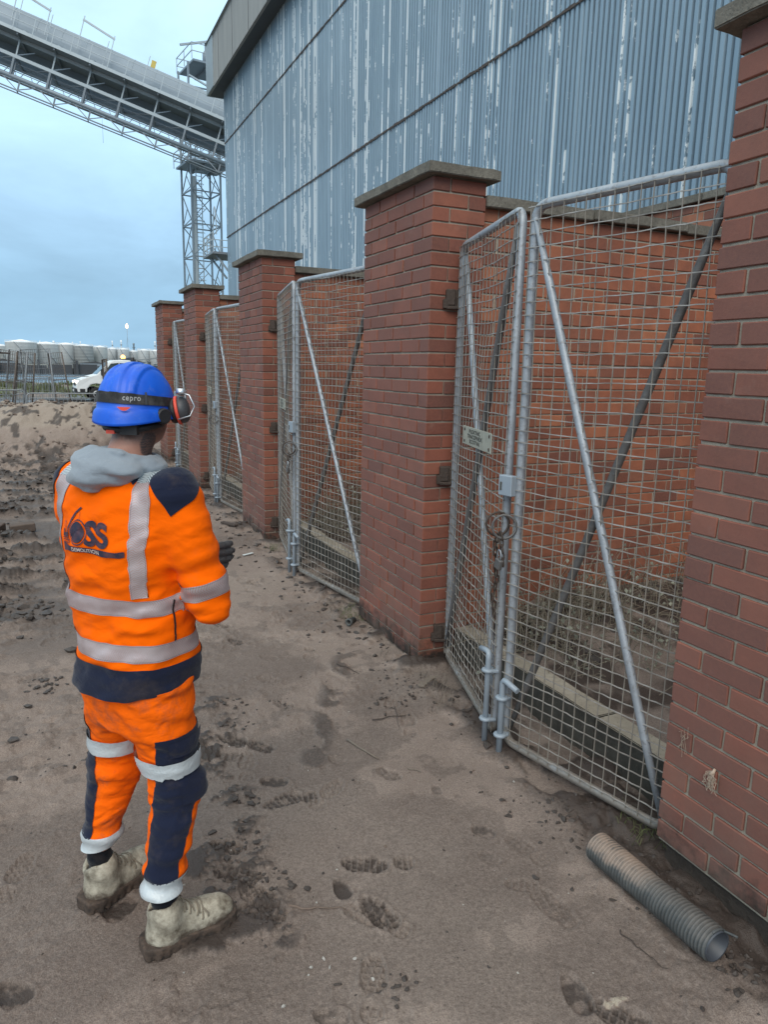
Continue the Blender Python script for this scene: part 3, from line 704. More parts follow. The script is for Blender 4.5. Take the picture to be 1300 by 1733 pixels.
    m = MB(); h0 = .36 if lock else .45; hd = -1 if lock else -1
    m.tube([(bx, by, bz-.06), (bx, by, h0-.03), (bx, by, h0-.008), (bx+hd*.008, by, h0+.004), (bx+hd*.03, by+s*.004, h0+.004), (bx+hd*.095, by+s*.008, h0-.012)], .0135, 8); bo = m.build('drop_bolt', M_box, e)
    for gz_ in ((.09, .27) if lock else (.36, .12)):
        m = MB(); m.lathe([(.020, 0), (.030, .003), (.030, .014), (.020, .017)], 12, (bx, by, gz_)); m.box((bx, s*R+s*.008, gz_+.008), (.05, .05, .012)); m.build('bolt_guide', M_box, bo, bevel=.002)
    return e
GT = [((2.078, 3.468), (1.806, 2.545), (1.990, 1.672), (1.812, 2.500)), ((2.055, 6.755), (1.825, 5.585), (2.0, 4.408), (1.83, 5.54)), ((2.035, 10.02), (1.90, 8.86), (2.02, 7.695), (1.905, 8.815)), ((2.06, 12.955), (1.93, 11.97), (2.03, 10.965), (1.935, 11.925))]
GL = ['nearest pair, left mesh gate leaf carrying the beige engraved plate', 'nearest pair, right mesh gate leaf with the grey lock box', 'second pair, left mesh gate leaf beside the third pillar', 'second pair, right mesh gate leaf half hidden by the second pillar', 'third pair, left mesh gate leaf right of the helmet\'s ear defender', 'third pair, right mesh gate leaf partly behind the third pillar', 'farthest pair, left mesh gate leaf next to the last pillar', 'farthest pair, right mesh gate leaf hidden mostly by the fourth pillar']
LEAF = []
for i, (h1, f1_, h2, f2_) in enumerate(GT):
    LEAF.append(gate_leaf(h1, f1_, -1, GL[i*2], 'wire mesh gates between the pillars', (.52, 1.388), False, 10+i, i < 2))
    LEAF.append(gate_leaf(h2, f2_, 1, GL[i*2+1], 'wire mesh gates between the pillars', None, True, 20+i, i < 2))
# rings, chain and padlock that hold each near pair shut
def ring_pts(c, r, n, ax1, ax2): return [Vector(c)+Vector(ax1)*r*math.cos(2*math.pi*k/n)+Vector(ax2)*r*math.sin(2*math.pi*k/n) for k in range(n)]
for gi, (cx, cy, det) in enumerate([(1.800, 2.525, True), (1.815, 5.565, True), (1.895, 8.84, False)]):
    out_ = Vector((-1, -.15, 0)).normalized(); sd_ = Vector((.1, 1, 0)).normalized(); z0 = 1.06
    for q in range(2):
        c = Vector((cx, cy, z0))+out_*.045+sd_*(.03-.06*q); m = MB()
        m.tube(ring_pts((0, 0, 0), .052, 18, (out_*.85+sd_*(.5 if q else .35)).normalized(), Vector((0, 0, 1))), .0055, 6, closed=True)
        tag(m.build('steel_ring', M_brace if q else M_rust, None, c), [['dark steel ring through the left leaf of the padlocked gates', 'pale steel ring through the right leaf of the padlocked gates'], ['darker steel ring joining the second pair of gates', 'paler steel ring joining the second pair of gates'], ['upper steel ring on the third pair of gates', 'lower steel ring on the third pair of gates']][gi][q], 'ring', 'rings on the gates')
    if gi < 2:
        ch = empty('chain', (cx, cy, z0-.06), 0, ['rusty chain hanging down the meeting stiles of the nearest gates', 'short rusty chain on the second pair of gates'][gi], 'chain')
        nl = 12 if gi == 0 else 5
        for k in range(nl):
            m = MB(); zc = -.031*k; off = out_*(.05+.006*math.sin(k*1.7))+sd_*(.012*math.sin(k*.9)+.02)
            a2 = sd_ if k % 2 else out_
            pts = [off+Vector((0, 0, zc))+a2*(.0105*math.cos(2*math.pi*q/10))+Vector((0, 0, 1))*(.021*math.sin(2*math.pi*q/10)) for q in range(10)]
            m.tube(pts, .0042, 5, closed=True); m.build('link', M_rust, ch)
        for k in range(5 if gi == 0 else 2):
            m = MB(); zc = .02-.028*k; off = out_*.055-sd_*(.02+.006*k); a2 = out_ if k % 2 else sd_
            m.tube([off+Vector((0, 0, zc))+a2*(.0105*math.cos(2*math.pi*q/10))+(Vector((0, 0, 1))*.9+sd_*.4)*(.021*math.sin(2*math.pi*q/10)) for q in range(10)], .0042, 5, closed=True); m.build('link', M_rust, ch)
        pl = empty('padlock', (cx, cy, .90), 0, ['dull padlock dangling from the chain of the nearest gates', 'padlock below the rings of the second pair of gates'][gi], 'padlock')
        b0 = out_*.07-sd_*.035; m = MB(); m.box((0, 0, 0), (.02, .04, .046), Matrix.Rotation(.25, 3, 'X')); m.build('body', M_brace, pl, b0, bevel=.004)
        m = MB(); m.tube([b0+Vector((0, -.013, .02)), b0+Vector((0, -.015, .045)), b0+Vector((0, -.008, .06)), b0+Vector((0, .004, .062)), b0+Vector((0, .010, .045)), b0+Vector((0, .012, .02))], .0036, 6); m.build('shackle', M_galv, pl)
# ------------------------------------------------------------------ the corrugated warehouse
BX = 10.0; BY1 = 42.6; BY0 = -10.0; PIT = .145
t = NT('weathered_cladding', .42, .25, spec=.45); p = t.pos(); s_ = t.sep(p)
v = t.math('DIVIDE', s_[1], PIT); rib = t.math('FLOOR', v); fr = t.math('FRACT', v)
wnz = t.n('ShaderNodeTexWhiteNoise'); wnz.noise_dimensions = '1D'; t.l(rib, wnz.inputs['W']); rr_ = wnz.outputs['Value']
wn2 = t.n('ShaderNodeTexWhiteNoise'); wn2.noise_dimensions = '1D'; t.l(t.math('ADD', t.math('FLOOR', t.math('DIVIDE', s_[1], PIT*3)), 331.7), wn2.inputs['W'])
streak = t.noise(t.scale(p, (1, 9, .35)), 1.0, 4, .6)
n1 = t.noise(t.scale(p, (1, 1, .5)), .55, 4, .6); n2 = t.noise(t.scale(p, (1, 14, .6)), 2.2, 4, .65)
base = t.mix(t.mr(n1, .3, .7), (.215, .295, .36), (.29, .375, .44)); base = t.mix(t.mr(streak, .35, .7, 0, .5), base, (.165, .24, .305))
base = t.mix(t.math('MULTIPLY', rr_, .35), base, (.31, .40, .46))
# places where the coat has peeled to the pale primer: long flakes that follow single ribs
jag = t.noise(t.scale(p, (1, 60, 9)), 1.0, 4, .7)
fl = t.noise(t.scale(p, (1, 1.7, 1.05)), 1.0, 5, .68, 0, t.math('MULTIPLY', rr_, 40.0)); big = t.noise(t.scale(p, (1, .18, .16)), 1.0, 3, .5)
amt = t.math('ADD', t.math('MULTIPLY', t.math('POWER', t.math('MULTIPLY', rr_, wn2.outputs['Value']), 1.1), .44), t.math('MULTIPLY', t.math('SUBTRACT', big, .5), .45))
thr = t.math('SUBTRACT', t.math('ADD', fl, t.math('ADD', amt, t.math('MULTIPLY', t.math('SUBTRACT', jag, .5), .30))), .735)
crest = t.math('MULTIPLY', t.mr(fr, .40, .47), t.mr(fr, .985, .93))
mask = t.math('MULTIPLY', t.mr(thr, -.012, .012), t.math('GREATER_THAN', t.math('ADD', crest, t.math('MULTIPLY', t.math('SUBTRACT', jag, .5), .8)), .5))
c = t.mix(mask, base, (.74, .78, .79)); c = t.mix(t.math('MULTIPLY', t.mr(n2, .62, .75), .35), c, (.12, .12, .115))
t.col(c); t.rough(t.mr(mask, 0, 1, .40, .7)); t.bump(n2, .12, .004); M_clad = t.m
M_lap = NT('rusted_lap', .8); t = M_lap; p = t.pos(); t.col(t.ramp(t.noise(t.scale(p, (1, 5, 12)), 1.5, 4, .7), [(.3, (.035, .03, .028)), (.6, (.085, .06, .048)), (.8, (.16, .17, .175))])); M_lap = t.m
M_fascia = NT('fascia_grey', .75); t = M_fascia; p = t.pos(); n1 = t.noise(t.scale(p, (1, 2.2, .25)), 1, 5, .65); t.col(t.mix(t.mr(n1, .3, .7), (.24, .245, .24), (.33, .325, .31))); M_fascia = t.m
M_trim = simple('pale_trim', (.30, .345, .37), .5, .2, .15, .8)
M_soffit = simple('dark_soffit', (.075, .085, .095), .8, 0, .2, 1)
wh = empty('warehouse', (BX, BY1, 0), 0, 'tall blue grey corrugated warehouse with peeling pale streaks behind the pillars', 'warehouse')
NRIB = 8; SW = NRIB*PIT; ns = int((BY1-BY0)/SW)
tiers = [(0, 3.92, .0), (3.86, 8.84, .016), (8.78, 13.74, .032), (13.68, 17.4, .048)]
prof = []
for k in range(NRIB):
    b = k*PIT
    prof += [(b, 0), (b+.046, 0), (b+.054, .050), (b+.136, .050)]
prof.append((NRIB*PIT+.012, 0))
for ti, (za, zb, o) in enumerate(tiers):
    m = MB(); n = len(prof)
    vs = [(-o-d, -y, za) for y, d in prof]+[(-o-d, -y, zb) for y, d in prof]
    m.add(vs, [(i, i+1, n+i+1, n+i) for i in range(n-1)])
    vs2 = [(-o-d, -y, za) for y, d in prof]+[(-o-d+.012, -y, za) for y, d in prof]; m.add(vs2, [(i, n+i, n+i+1, i+1) for i in range(n-1)])
    me = m.mesh('cladding_sheet', M_clad)
    for k in range(ns): link('cladding_sheet', me, wh, (0, -k*SW, 0))
    if ti:
        m = MB(); rs = np.random.RandomState(ti)
        y = 0.0
        while y < ns*SW:
            w = rs.uniform(.08, .3); m.box((-o-.053, -y-w/2, za+rs.uniform(-.01, .01)), (.012, w, rs.uniform(.035, .075))); y += w
            if rs.rand() < .22: m.box((-o-.059, -y, za-.05), (.01, .02, rs.uniform(.05, .16)))
        tag(m.build('lap_joint', M_lap, wh), kind='stuff')
L_ = ns*SW
m = MB(); m.box((.25, -L_/2, 8.7), (.4, L_, 17.3)); m.build('wall_core', M_soffit, wh)
m = MB(); m.box((11, -.1, 8.7), (21.5, .2, 17.3)); m.build('end_wall', M_clad, wh)
m = MB(); m.add([(-.78, .75, 16.25), (-.78, -L_, 16.25), (-.78, -L_, 18.72), (-.78, .75, 18.72), (-.66, .75, 16.25), (-.66, -L_, 16.25), (-.66, -L_, 18.72), (-.66, .75, 18.72)], [(0, 3, 2, 1), (4, 5, 6, 7), (0, 1, 5, 4), (3, 7, 6, 2), (0, 4, 7, 3), (1, 2, 6, 5)])
fa = m.build('fascia', M_fascia, wh)
y = -2.0
while y > -L_: mm = MB(); mm.box((-.785, y, 17.485), (.012, .03, 2.46)); mm.build('fascia_joint', M_soffit, fa); y -= 3.0
m = MB(); m.box((-.80, .02, 17.49), (.06, 1.75, 2.5)); m.box((.1, .86, 17.49), (1.75, .06, 2.5)); m.build('fascia_end', M_trim, wh)
m = MB(); m.box((-.30, -L_/2+.3, 16.28), (.72, L_+1.0, .05)); m.build('soffit', M_soffit, wh)
m = MB(); m.box((-.33, -.35, 16.75), (.5, .3, .9)); m.build('bracket', M_trim, wh)
m = MB(); m.prism([(-.9, 18.72), (11, 21.4), (23, 18.72)], L_, lambda x, y, z: (x, .8-z, y)); m.build('roof', M_trim, wh)

# ------------------------------------------------------------------ conveyor gantry, rising to the left
M_gs = simple('gantry_grey', (.24, .285, .325), .55, .25, .2, .6)
M_gl = simple('gantry_pale', (.40, .45, .48), .55, .2, .2, .6)
M_gd = simple('gantry_dark', (.21, .24, .27), .7, .2, .3, .5)
M_gdd = simple('gantry_underside', (.24, .28, .315), .8, .1, .3, .5)
CA = Vector((-4.6, 58.6, 24.15)); CB = Vector((16.6, 55.1, 17.65))
ax = (CB-CA).normalized(); LN = (CB-CA).length
sdv = ax.cross(Vector((0, 0, 1))).normalized()           # points towards the yard (-Y side)
if sdv.y > 0: sdv = -sdv
upv = sdv.cross(ax); upv = upv if upv.z > 0 else -upv
cg = empty('conveyor_gantry', tuple(CA), 0, 'long inclined conveyor gantry with covered belt, walkway and trussed underside', 'conveyor')
def G_(u, s, v): return ax*u + sdv*s + upv*v           # u along, s sideways towards us, v up
# axis line = centre of the covered belt deck
def part(name, mat, fn, stuff=False):
    m = MB(); fn(m); o = m.build(name, mat, cg)
    if stuff: o['kind'] = 'stuff'
    return o
def f(m):
    n = 10; vs = []
    for u in (0, LN):
        for k in range(n+1):
            a = math.pi*k/n; vs.append(G_(u, .95*math.cos(a), .35+1.12*math.sin(a)))
    m.add(vs, [(k, k+1, n+1+k+1, n+1+k) for k in range(n)], True)
part('belt_cover', M_gs, f)
for k in range(1, int(LN/1.5)):
    def f(m, k=k):
        m.tube([G_(k*1.5, .965*math.cos(math.pi*q/10), .35+1.135*math.sin(math.pi*q/10)) for q in range(11)], .012, 4, False)
    part('cover_seam', M_gl, f)
part('side_plate', M_gs, lambda m: m.bar(G_(0, .97, .05), G_(LN, .97, .05), .03, .6, upv))
part('deck', M_gs, lambda m: (m.bar(G_(0, 0.1, -.42), G_(LN, .1, -.42), 2.5, .10, upv), m.bar(G_(0, -1.1, -1.05), G_(LN, -1.1, -1.05), .06, 1.2, upv)))
part('walkway', M_gd, lambda m: m.bar(G_(0, 1.65, -.50), G_(LN, 1.65, -.50), 1.0, .05, upv))
part('toe_board', M_gl, lambda m: m.bar(G_(0, 2.17, -.44), G_(LN, 2.17, -.44), .03, .2, upv))
for v in (.15, .6):
    part('handrail', M_gl, lambda m, v=v: m.bar(G_(0, 2.17, v), G_(LN, 2.17, v), .04, .04, upv))
k = .4
while k < LN: part('rail_post', M_gl, lambda m: m.bar(G_(k, 2.17, -.5), G_(k, 2.17, .62), .045, .045, ax)); k += 1.15
k = 1.0
while k < LN:
    part('belt_idler', M_gdd, lambda m: (m.box(G_(k, 1.0, -.02), (.75, .06, .24), Matrix((ax, sdv, upv)).transposed())))
    part('deck_lamp', M_gl, lambda m: m.box(G_(k+.2, 1.06, .0), (.16, .06, .06), Matrix((ax, sdv, upv)).transposed())); k += 2.1
part('upper_chord', M_gl, lambda m: m.bar(G_(0, 1.1, -.62), G_(LN, 1.1, -.62), .14, .2, upv))
part('lower_chord', M_gl, lambda m: m.bar(G_(0, 1.25, -1.72), G_(LN, 1.25, -1.72), .16, .2, upv))
part('rear_chord', M_gs, lambda m: (m.bar(G_(0, -1.2, -.62), G_(LN, -1.2, -.62), .16, .2, upv), m.bar(G_(0, -1.2, -1.75), G_(LN, -1.2, -1.75), .16, .2, upv)))
k = .9; q = 0
while k < LN-.2:
    part('truss_post', M_gl, lambda m: m.bar(G_(k, 1.24, -1.7), G_(k, 1.24, -.6), .09, .09, ax))
    part('truss_brace', M_gs, lambda m: m.bar(G_(k, 1.24, -1.64), G_(k+.95, 1.0, -1.0), .06, .06, upv))
    part('truss_brace', M_gd, lambda m: (m.bar(G_(k, -1.2, -1.7), G_(k+1.1, -1.2, -.65), .06, .06, upv), m.bar(G_(k+1.1, -1.2, -.65), G_(k+2.2, -1.2, -1.7), .06, .06, upv)))
    part('cross_beam', M_gd, lambda m: (m.bar(G_(k, -1.2, -.58), G_(k, 2.1, -.58), .1, .14, upv), m.bar(G_(k, -1.2, -1.74), G_(k, 1.25, -1.74), .1, .12, upv)))
    part('plan_brace', M_gd, lambda m: m.bar(G_(k, -1.2, -1.74), G_(k+2.2, 1.25, -1.74), .06, .06, upv))
    part('hanger', M_gd, lambda m: (m.bar(G_(k, .9, -1.7), G_(k, .95, -3.1), .09, .07, ax), m.bar(G_(k, 1.5, -1.9), G_(k, 1.5, -2.95), .3, .12, ax)))
    k += 2.2; q += 1
# cable trays and the pipe bridge slung underneath
for s_2, v_2, w_2 in ((.9, -2.02, .08), (.55, -2.25, .10), (-.4, -2.45, .09), (1.3, -2.6, .05)):
    part('cable_tray', M_gd, lambda m: m.bar(G_(0, s_2, v_2), G_(LN, s_2, v_2), w_2, .05, upv))
def f(m):
    k = 0
    while k < LN-.7:
        m.bar(G_(k, .5, -1.95), G_(k+.5, .5, -2.85), .035, .035, upv); m.bar(G_(k+.5, .5, -2.85), G_(k+1.0, .5, -1.95), .035, .035, upv); k += 1.0
part('tray_lattice', M_gdd, f)
part('pipe', M_gs, lambda m: m.tube([G_(0, 1.5, -3.0), G_(LN, 1.5, -3.0)], .14, 12))
part('pipe', M_gd, lambda m: m.tube([G_(0, 1.1, -3.12), G_(LN, 1.1, -3.12)], .07, 8))
part('pipe_chord', M_gdd, lambda m: (m.tube([G_(0, 1.75, -3.78), G_(LN, 1.75, -3.78)], .045, 6), m.tube([G_(0, 1.25, -3.82), G_(LN, 1.25, -3.82)], .04, 6)))
k = .4; q = 0
while k < LN-1.2:
    part('pipe_brace', M_gd, lambda m: (m.bar(G_(k, 1.5, -3.1), G_(k+1.1, 1.7, -3.76), .06, .06, upv), m.bar(G_(k+1.1, 1.7, -3.76), G_(k+2.2, 1.5, -3.1), .05, .05, upv), m.bar(G_(k+1.1, 1.5, -3.1), G_(k+1.1, 1.5, -3.76), .06, .1, upv), m.bar(G_(k+1.1, 1.25, -3.8), G_(k+1.1, 1.75, -3.78), .05, .05, upv))); k += 2.2
# lamp frames standing on the handrail
for k in (4.6, 8.6):
    part('lamp_frame', M_gl, lambda m: (m.bar(G_(k, 1.3, .2), G_(k, 1.3, 2.35), .05, .05, ax), m.bar(G_(k+2.0, 1.3, .2), G_(k+2.0, 1.3, 1.95), .05, .05, ax), m.bar(G_(k-.05, 1.3, 2.1), G_(k+2.05, 1.3, 1.75), .07, .12, upv)))
for k, h_3 in ((5.1, 2.6), (6.9, 1.4), (10.4, 1.3), (13.0, 1.5)): part('conduit', M_gl, lambda m: m.bar(G_(k, 1.9, -.4), G_(k+.05, 1.9, h_3), .04, .04, ax))
M_sign = simple('warning_yellow', (.55, .42, .10), .6, 0, .2, 3)
part('notice_board', M_sign, lambda m: m.box(G_(13.4, 2.2, 1.0), (.3, .03, .45), Matrix((ax, sdv, upv)).transposed()))
part('hanging_cable', M_gdd, lambda m: m.tube([G_(11.1, 1.7, -3.3), G_(11.1, 1.7, -3.3)+Vector((0, 0, -1.6))], .012, 4))

# ------------------------------------------------------------------ lattice tower beside the gantry
TX, TY, TW = 12.35, 61.5, 2.35
lt = empty('lattice_tower', (TX, TY, 0), rad(8), 'steel lattice tower with ladder and platforms standing below the conveyor', 'tower')
def tp(name, mat, fn):
    m = MB(); fn(m); return m.build(name, mat, lt)
hw = TW/2; H_ = 24.0
for sx in (-1, 1):
    for sy in (-1, 1): tp('leg', M_gs, lambda m: m.bar((sx*hw, sy*hw, 0), (sx*hw, sy*hw, H_), .13, .13))
z = .3; k = 0
while z < H_-2:
    z2 = z+2.45
    for (a, b) in (((-1, -1), (1, -1)), ((1, -1), (1, 1)), ((1, 1), (-1, 1)), ((-1, 1), (-1, -1))):
        tp('girt', M_gs, lambda m: m.bar((a[0]*hw, a[1]*hw, z2), (b[0]*hw, b[1]*hw, z2), .09, .09))
        if k % 2: a, b = b, a
        tp('brace', M_gs, lambda m: m.bar((a[0]*hw, a[1]*hw, z), (b[0]*hw, b[1]*hw, z2), .065, .065))
        mx_, my_ = (a[0]+b[0])/2*hw, (a[1]+b[1])/2*hw
        tp('brace', M_gs, lambda m: m.bar((b[0]*hw, b[1]*hw, z), (mx_, my_, (z+z2)/2), .05, .05))
    z = z2; k += 1
def f(m):
    for sx in (-.72, -.28): m.bar((sx, -hw+.25, 0), (sx, -hw+.25, H_-3), .06, .06)
    z = .2
    while z < H_-3: m.bar((-.72, -hw+.25, z), (-.28, -hw+.25, z), .035, .035, (0, 1, 0)); z += .3
    z = 2
    while z < H_-3: m.tube([(-.5+.36*math.cos(a), -hw+.25-.36*math.sin(a)*1.0, z) for a in [math.pi*q/6 for q in range(7)]], .025, 4, False); z += .9
tp('ladder', M_gl, f)
tp('riser_pipe', M_gl, lambda m: m.bar((-.95, -hw+.1, 0), (-.95, -hw+.1, 16), .22, .22))
for zz, sx2 in ((17.0, .2), (24.0, .7)):
    tp('platform', M_gs, lambda m: m.box((sx2, -.1, zz), (TW+1.0, TW+1.0, .14)))
    tp('platform_beam', M_gd, lambda m: (m.box((sx2-.4, -.1, zz-.15), (.15, TW+.8, .16)), m.box((sx2+.9, -.1, zz-.15), (.15, TW+.8, .16))))
    def f(m):
        for h3 in (.55, 1.1): [m.bar((sx2+a[0]*1.8, a[1]*1.8-.1, zz+h3), (sx2+b[0]*1.8, b[1]*1.8-.1, zz+h3), .05, .05) for a, b in (((-1, -1), (1, -1)), ((1, -1), (1, 1)), ((1, 1), (-1, 1)), ((-1, 1), (-1, -1)))]
        for a in ((-1, -1), (0, -1), (1, -1), (1, 1), (-1, 1), (-1, 0)): m.bar((sx2+a[0]*1.8, a[1]*1.8-.1, zz), (sx2+a[0]*1.8, a[1]*1.8-.1, zz+1.1), .05, .05)
    tp('guard_rail', M_gl, f)
tp('motor', M_gs, lambda m: m.lathe([(.2, 0), (.32, .1), (.32, .7), (.15, .95), (.15, 1.5)], 12, (.3, -1.2, 24.1)))
tp('jib', M_gl, lambda m: (m.bar((-1.8, -1.4, 24.9), (3.6, -1.0, 26.8), .14, .14), m.bar((-1.2, -1.4, 23.0), (1.2, -1.4, 22.2), .12, .12)))
# small balcony on the far corner of the warehouse
bl = empty('access_balcony', (BX-.2, BY1+.6, 8.0), 0, 'small railed access balcony bracketed to the warehouse corner beside the tower', 'balcony')
def bp(name, mat, fn):
    m = MB(); fn(m); return m.build(name, mat, bl)
bp('floor', M_gd, lambda m: m.box((.4, 1.2, 0), (2.0, 2.6, .12)))
bp('knee_brace', M_gdd, lambda m: (m.bar((-.3, .4, -.05), (.35, -.5, -1.2), .09, .09), m.bar((-.3, 1.8, -.05), (.35, .6, -1.3), .09, .09)))
def f(m):
    for h3 in (.35, .7, 1.1): m.bar((-.55, -.1, h3), (-.55, 2.4, h3), .045, .045); m.bar((-.55, 2.4, h3), (1.3, 2.4, h3), .045, .045)
    for y in (-.1, .75, 1.6, 2.4): m.bar((-.55, y, 0), (-.55, y, 1.1), .05, .05)
    for x in (.4, 1.3): m.bar((x, 2.4, 0), (x, 2.4, 1.1), .05, .05)
    m.tube([(-.2, 1.0+.4*math.cos(a), 1.1+1.6*math.sin(a)) for a in [math.pi*q/8 for q in range(9)]], .03, 4, False)
bp('guard_rail', M_gl, f)

# ------------------------------------------------------------------ storage tanks across the river
TM = {}
for nm, c in (('white', (.90, .90, .90)), ('cream', (.82, .83, .82)), ('grey', (.54, .55, .55))):
    t = NT('tank_'+nm, .6); p = t.pos(); n1 = t.noise(t.scale(p, (.25, .25, .03)), 1, 5, .65); t.col(t.mix(t.mr(n1, .3, .72), tuple(q*.78 for q in c), c)); TM[nm] = t.m
M_tgrey = simple('tank_trim', (.22, .25, .28), .6, .2, .2, .2)
def tank(px, pw, ht, Y, mat, label):
    cx = on_x(px, 600, 1.0); d = Vector((_ray(px, 600).x, _ray(px, 600).y)).normalized(); c = d*Y; r_ = pw/1208*Y/2*1.04
    e = empty('storage_tank', (c.x, c.y, -.05), 0, label, 'tank', 'white storage tanks across the river')
    m = MB(); m.lathe([(r_, 0), (r_, ht*.97), (r_*1.012, ht*.975), (r_*1.012, ht)], 40); m.build('shell', TM[mat], e)
    m = MB(); m.lathe([(r_*1.01, ht), (r_*.55, ht+r_*.10), (r_*.12, ht+r_*.19), (.05, ht+r_*.2)], 40); m.build('roof', TM['white'], e)
    for q in range(1, 6): m = MB(); m.lathe([(r_+.02, ht*q/6), (r_+.05, ht*q/6+.04), (r_+.02, ht*q/6+.08)], 40, cap=False); m.build('shell_ring', TM['cream'], e)
    m = MB(); v = Vector((-d.x, -d.y)); pv = Vector((v.y, -v.x))
    for q in range(14):
        a0 = math.atan2(v.y, v.x)+.75-.085*q; a1 = a0-.085; m.bar((math.cos(a0)*(r_+.35), math.sin(a0)*(r_+.35), ht*q/14), (math.cos(a1)*(r_+.35), math.sin(a1)*(r_+.35), ht*(q+1)/14), .5, .12)
    m.build('spiral_stair', M_tgrey, e)
    def f(m):
        for q in range(40):
            a = 2*math.pi*q/40; m.bar((math.cos(a)*r_, math.sin(a)*r_, ht), (math.cos(a)*r_, math.sin(a)*r_, ht+.9), .06, .06)
        m.tube([(math.cos(2*math.pi*q/40)*r_, math.sin(2*math.pi*q/40)*r_, ht+.9) for q in range(40)], .04, 4, closed=True)
    m = MB(); f(m); m.build('roof_rail', TM['white'], e)
for a in [(2, 22, 9.0, 440, 'cream', 'tank cut by the left edge of the picture, behind the biggest one'), (37, 41, 10.6, 410, 'white', 'biggest white storage tank, leftmost of the full ones with a pale domed top'), (79, 36, 10.2, 418, 'white', 'second white tank from the left, joined closely to the third'), (113, 30, 10.3, 420, 'white', 'third white tank with a cleaner brighter shell'),
          (142, 26, 9.8, 416, 'grey', 'dirty grey tank in the middle of the tank row'), (170, 20, 9.6, 425, 'cream', 'slim pale tank right of the dirty grey one'), (190, 17, 9.2, 440, 'white', 'narrow tank seen above the cab roof of the van'), (209, 17, 9.0, 436, 'white', 'narrow tank above the van\'s beacon bar'), (226, 16, 8.0, 440, 'white', 'low tank over the crown of the blue helmet'), (244, 19, 8.6, 430, 'white', 'tank over the tipper body of the van'), (263, 17, 8.4, 428, 'white', 'last tank before the brick pillars')]:
    tank(*a)
# thin stacks and the burning flare
for k, (px, top, w) in enumerate([(69, 577, .5), (92, 577, .9), (124, 579, .5), (137, 578, .5), (191, 577, .6), (206, 576, .7), (227, 581, 1.0), (263, 578, .7)]):
    d = _ray(px, 600); d2 = Vector((d.x, d.y)).normalized()*455; z = CAM_H+_ray(px, top).z/math.hypot(_ray(px, top).x, _ray(px, top).y)*455
    e = empty('vent_stack', (d2.x, d2.y, 0), 0, ['thin stack above the biggest tank\'s right edge', 'stack with a wider head above the second tank', 'thin stack above the third white tank', 'thin stack left of the dirty grey tank', 'thin stack above the narrow tank by the cab', 'taller thin stack above the beacon bar', 'dark lattice stack above the helmet crown', 'stack nearest the brick pillars'][k], 'stack', 'thin stacks behind the tanks')
    m = MB(); m.lathe([(w*.55, 0), (w*.45, z*.9), (w*.6, z*.92), (w*.6, z)], 10); m.build('pipe', TM['white'] if k != 6 else M_tgrey, e)
    m = MB(); m.lathe([(w*.9, z*.80), (w*.9, z*.83)], 10); m.build('collar', M_tgrey, e)
d = _ray(217, 600); d2 = Vector((d.x, d.y)).normalized()*700; zf = CAM_H+_ray(217, 556).z/math.hypot(_ray(217, 556).x, _ray(217, 556).y)*700
fs_ = empty('flare_stack', (d2.x, d2.y, 0), 0, 'distant flare stack with a small burning orange flame in the sky', 'flare stack')
m = MB(); m.tube([(0, 0, 0), (0, 0, zf)], .18, 8); m.build('pipe', M_gs, fs_)
for a in (0, 2.1, 4.2): m = MB(); m.tube([(math.cos(a)*9, math.sin(a)*9, 0), (0, 0, zf*.75)], .05, 4); m.build('guy_wire', M_gs, fs_)
M_flame = bpy.data.materials.new('flame'); M_flame.use_nodes = True; b_ = M_flame.node_tree.nodes['Principled BSDF']; b_.inputs['Base Color'].default_value = (1, .5, .2, 1); b_.inputs['Emission Color'].default_value = (1, .55, .25, 1); b_.inputs['Emission Strength'].default_value = 4
m = MB(); m.lathe([(.2, -.3), (1.0, .6), (1.25, 1.7), (.8, 3.0), (.1, 4.2)], 10, (0, 0, zf)); m.build('flame', M_flame, fs_)
# ------------------------------------------------------------------ white tipper van
M_vw = simple('van_white', (.80, .82, .82), .35, 0, .08, 2)
M_vb = simple('black_plastic', (.022, .022, .024), .55, 0, .2, 8)
M_vg = NT('dark_glass', .08); M_vg.col((.03, .045, .05)); M_vg = M_vg.m
M_tyre = simple('tyre', (.018, .018, .018), .85, 0, .3, 10)
M_rim = simple('steel_rim', (.30, .31, .32), .45, .5, .15, 8)
M_alu = simple('tipper_body', (.36, .38, .39), .5, .4, .15, 3)
def emis(name, c, s):
    m_ = bpy.data.materials.new(name); m_.use_nodes = True; b = m_.node_tree.nodes['Principled BSDF']; b.inputs['Base Color'].default_value = (*c, 1); b.inputs['Emission Color'].default_value = (*c, 1); b.inputs['Emission Strength'].default_value = s; return m_
M_head = emis('headlight_lit', (1, .86, .68), 2.2); M_amber = emis('beacon_amber', (1, .45, .08), 7)
vn = empty('tipper_van', (1.22, 36.0, -.02), rad(3), 'white tipper van with an amber beacon and lit headlights, behind the blue helmet', 'van')
VW = 1.0; vn.scale = (.93, .93, .9)
def vp(name, mat, fn, bevel=0.0, par=None, seg=2):
    m = MB(); fn(m); return m.build(name, mat, par or vn, bevel=bevel, seg=seg)
def side(m, poly, w0, w1):
    """extrude a side outline (x, z, inset) across the van"""
    n = len(poly); vs = [(x, -VW*w+0, z) for x, z, w in poly]+[(x, VW*w, z) for x, z, w in poly]
    m.add(vs, [list(range(n)), list(range(n, 2*n))[::-1]]+[(i, n+i, n+(i+1) % n, (i+1) % n) for i in range(n)])
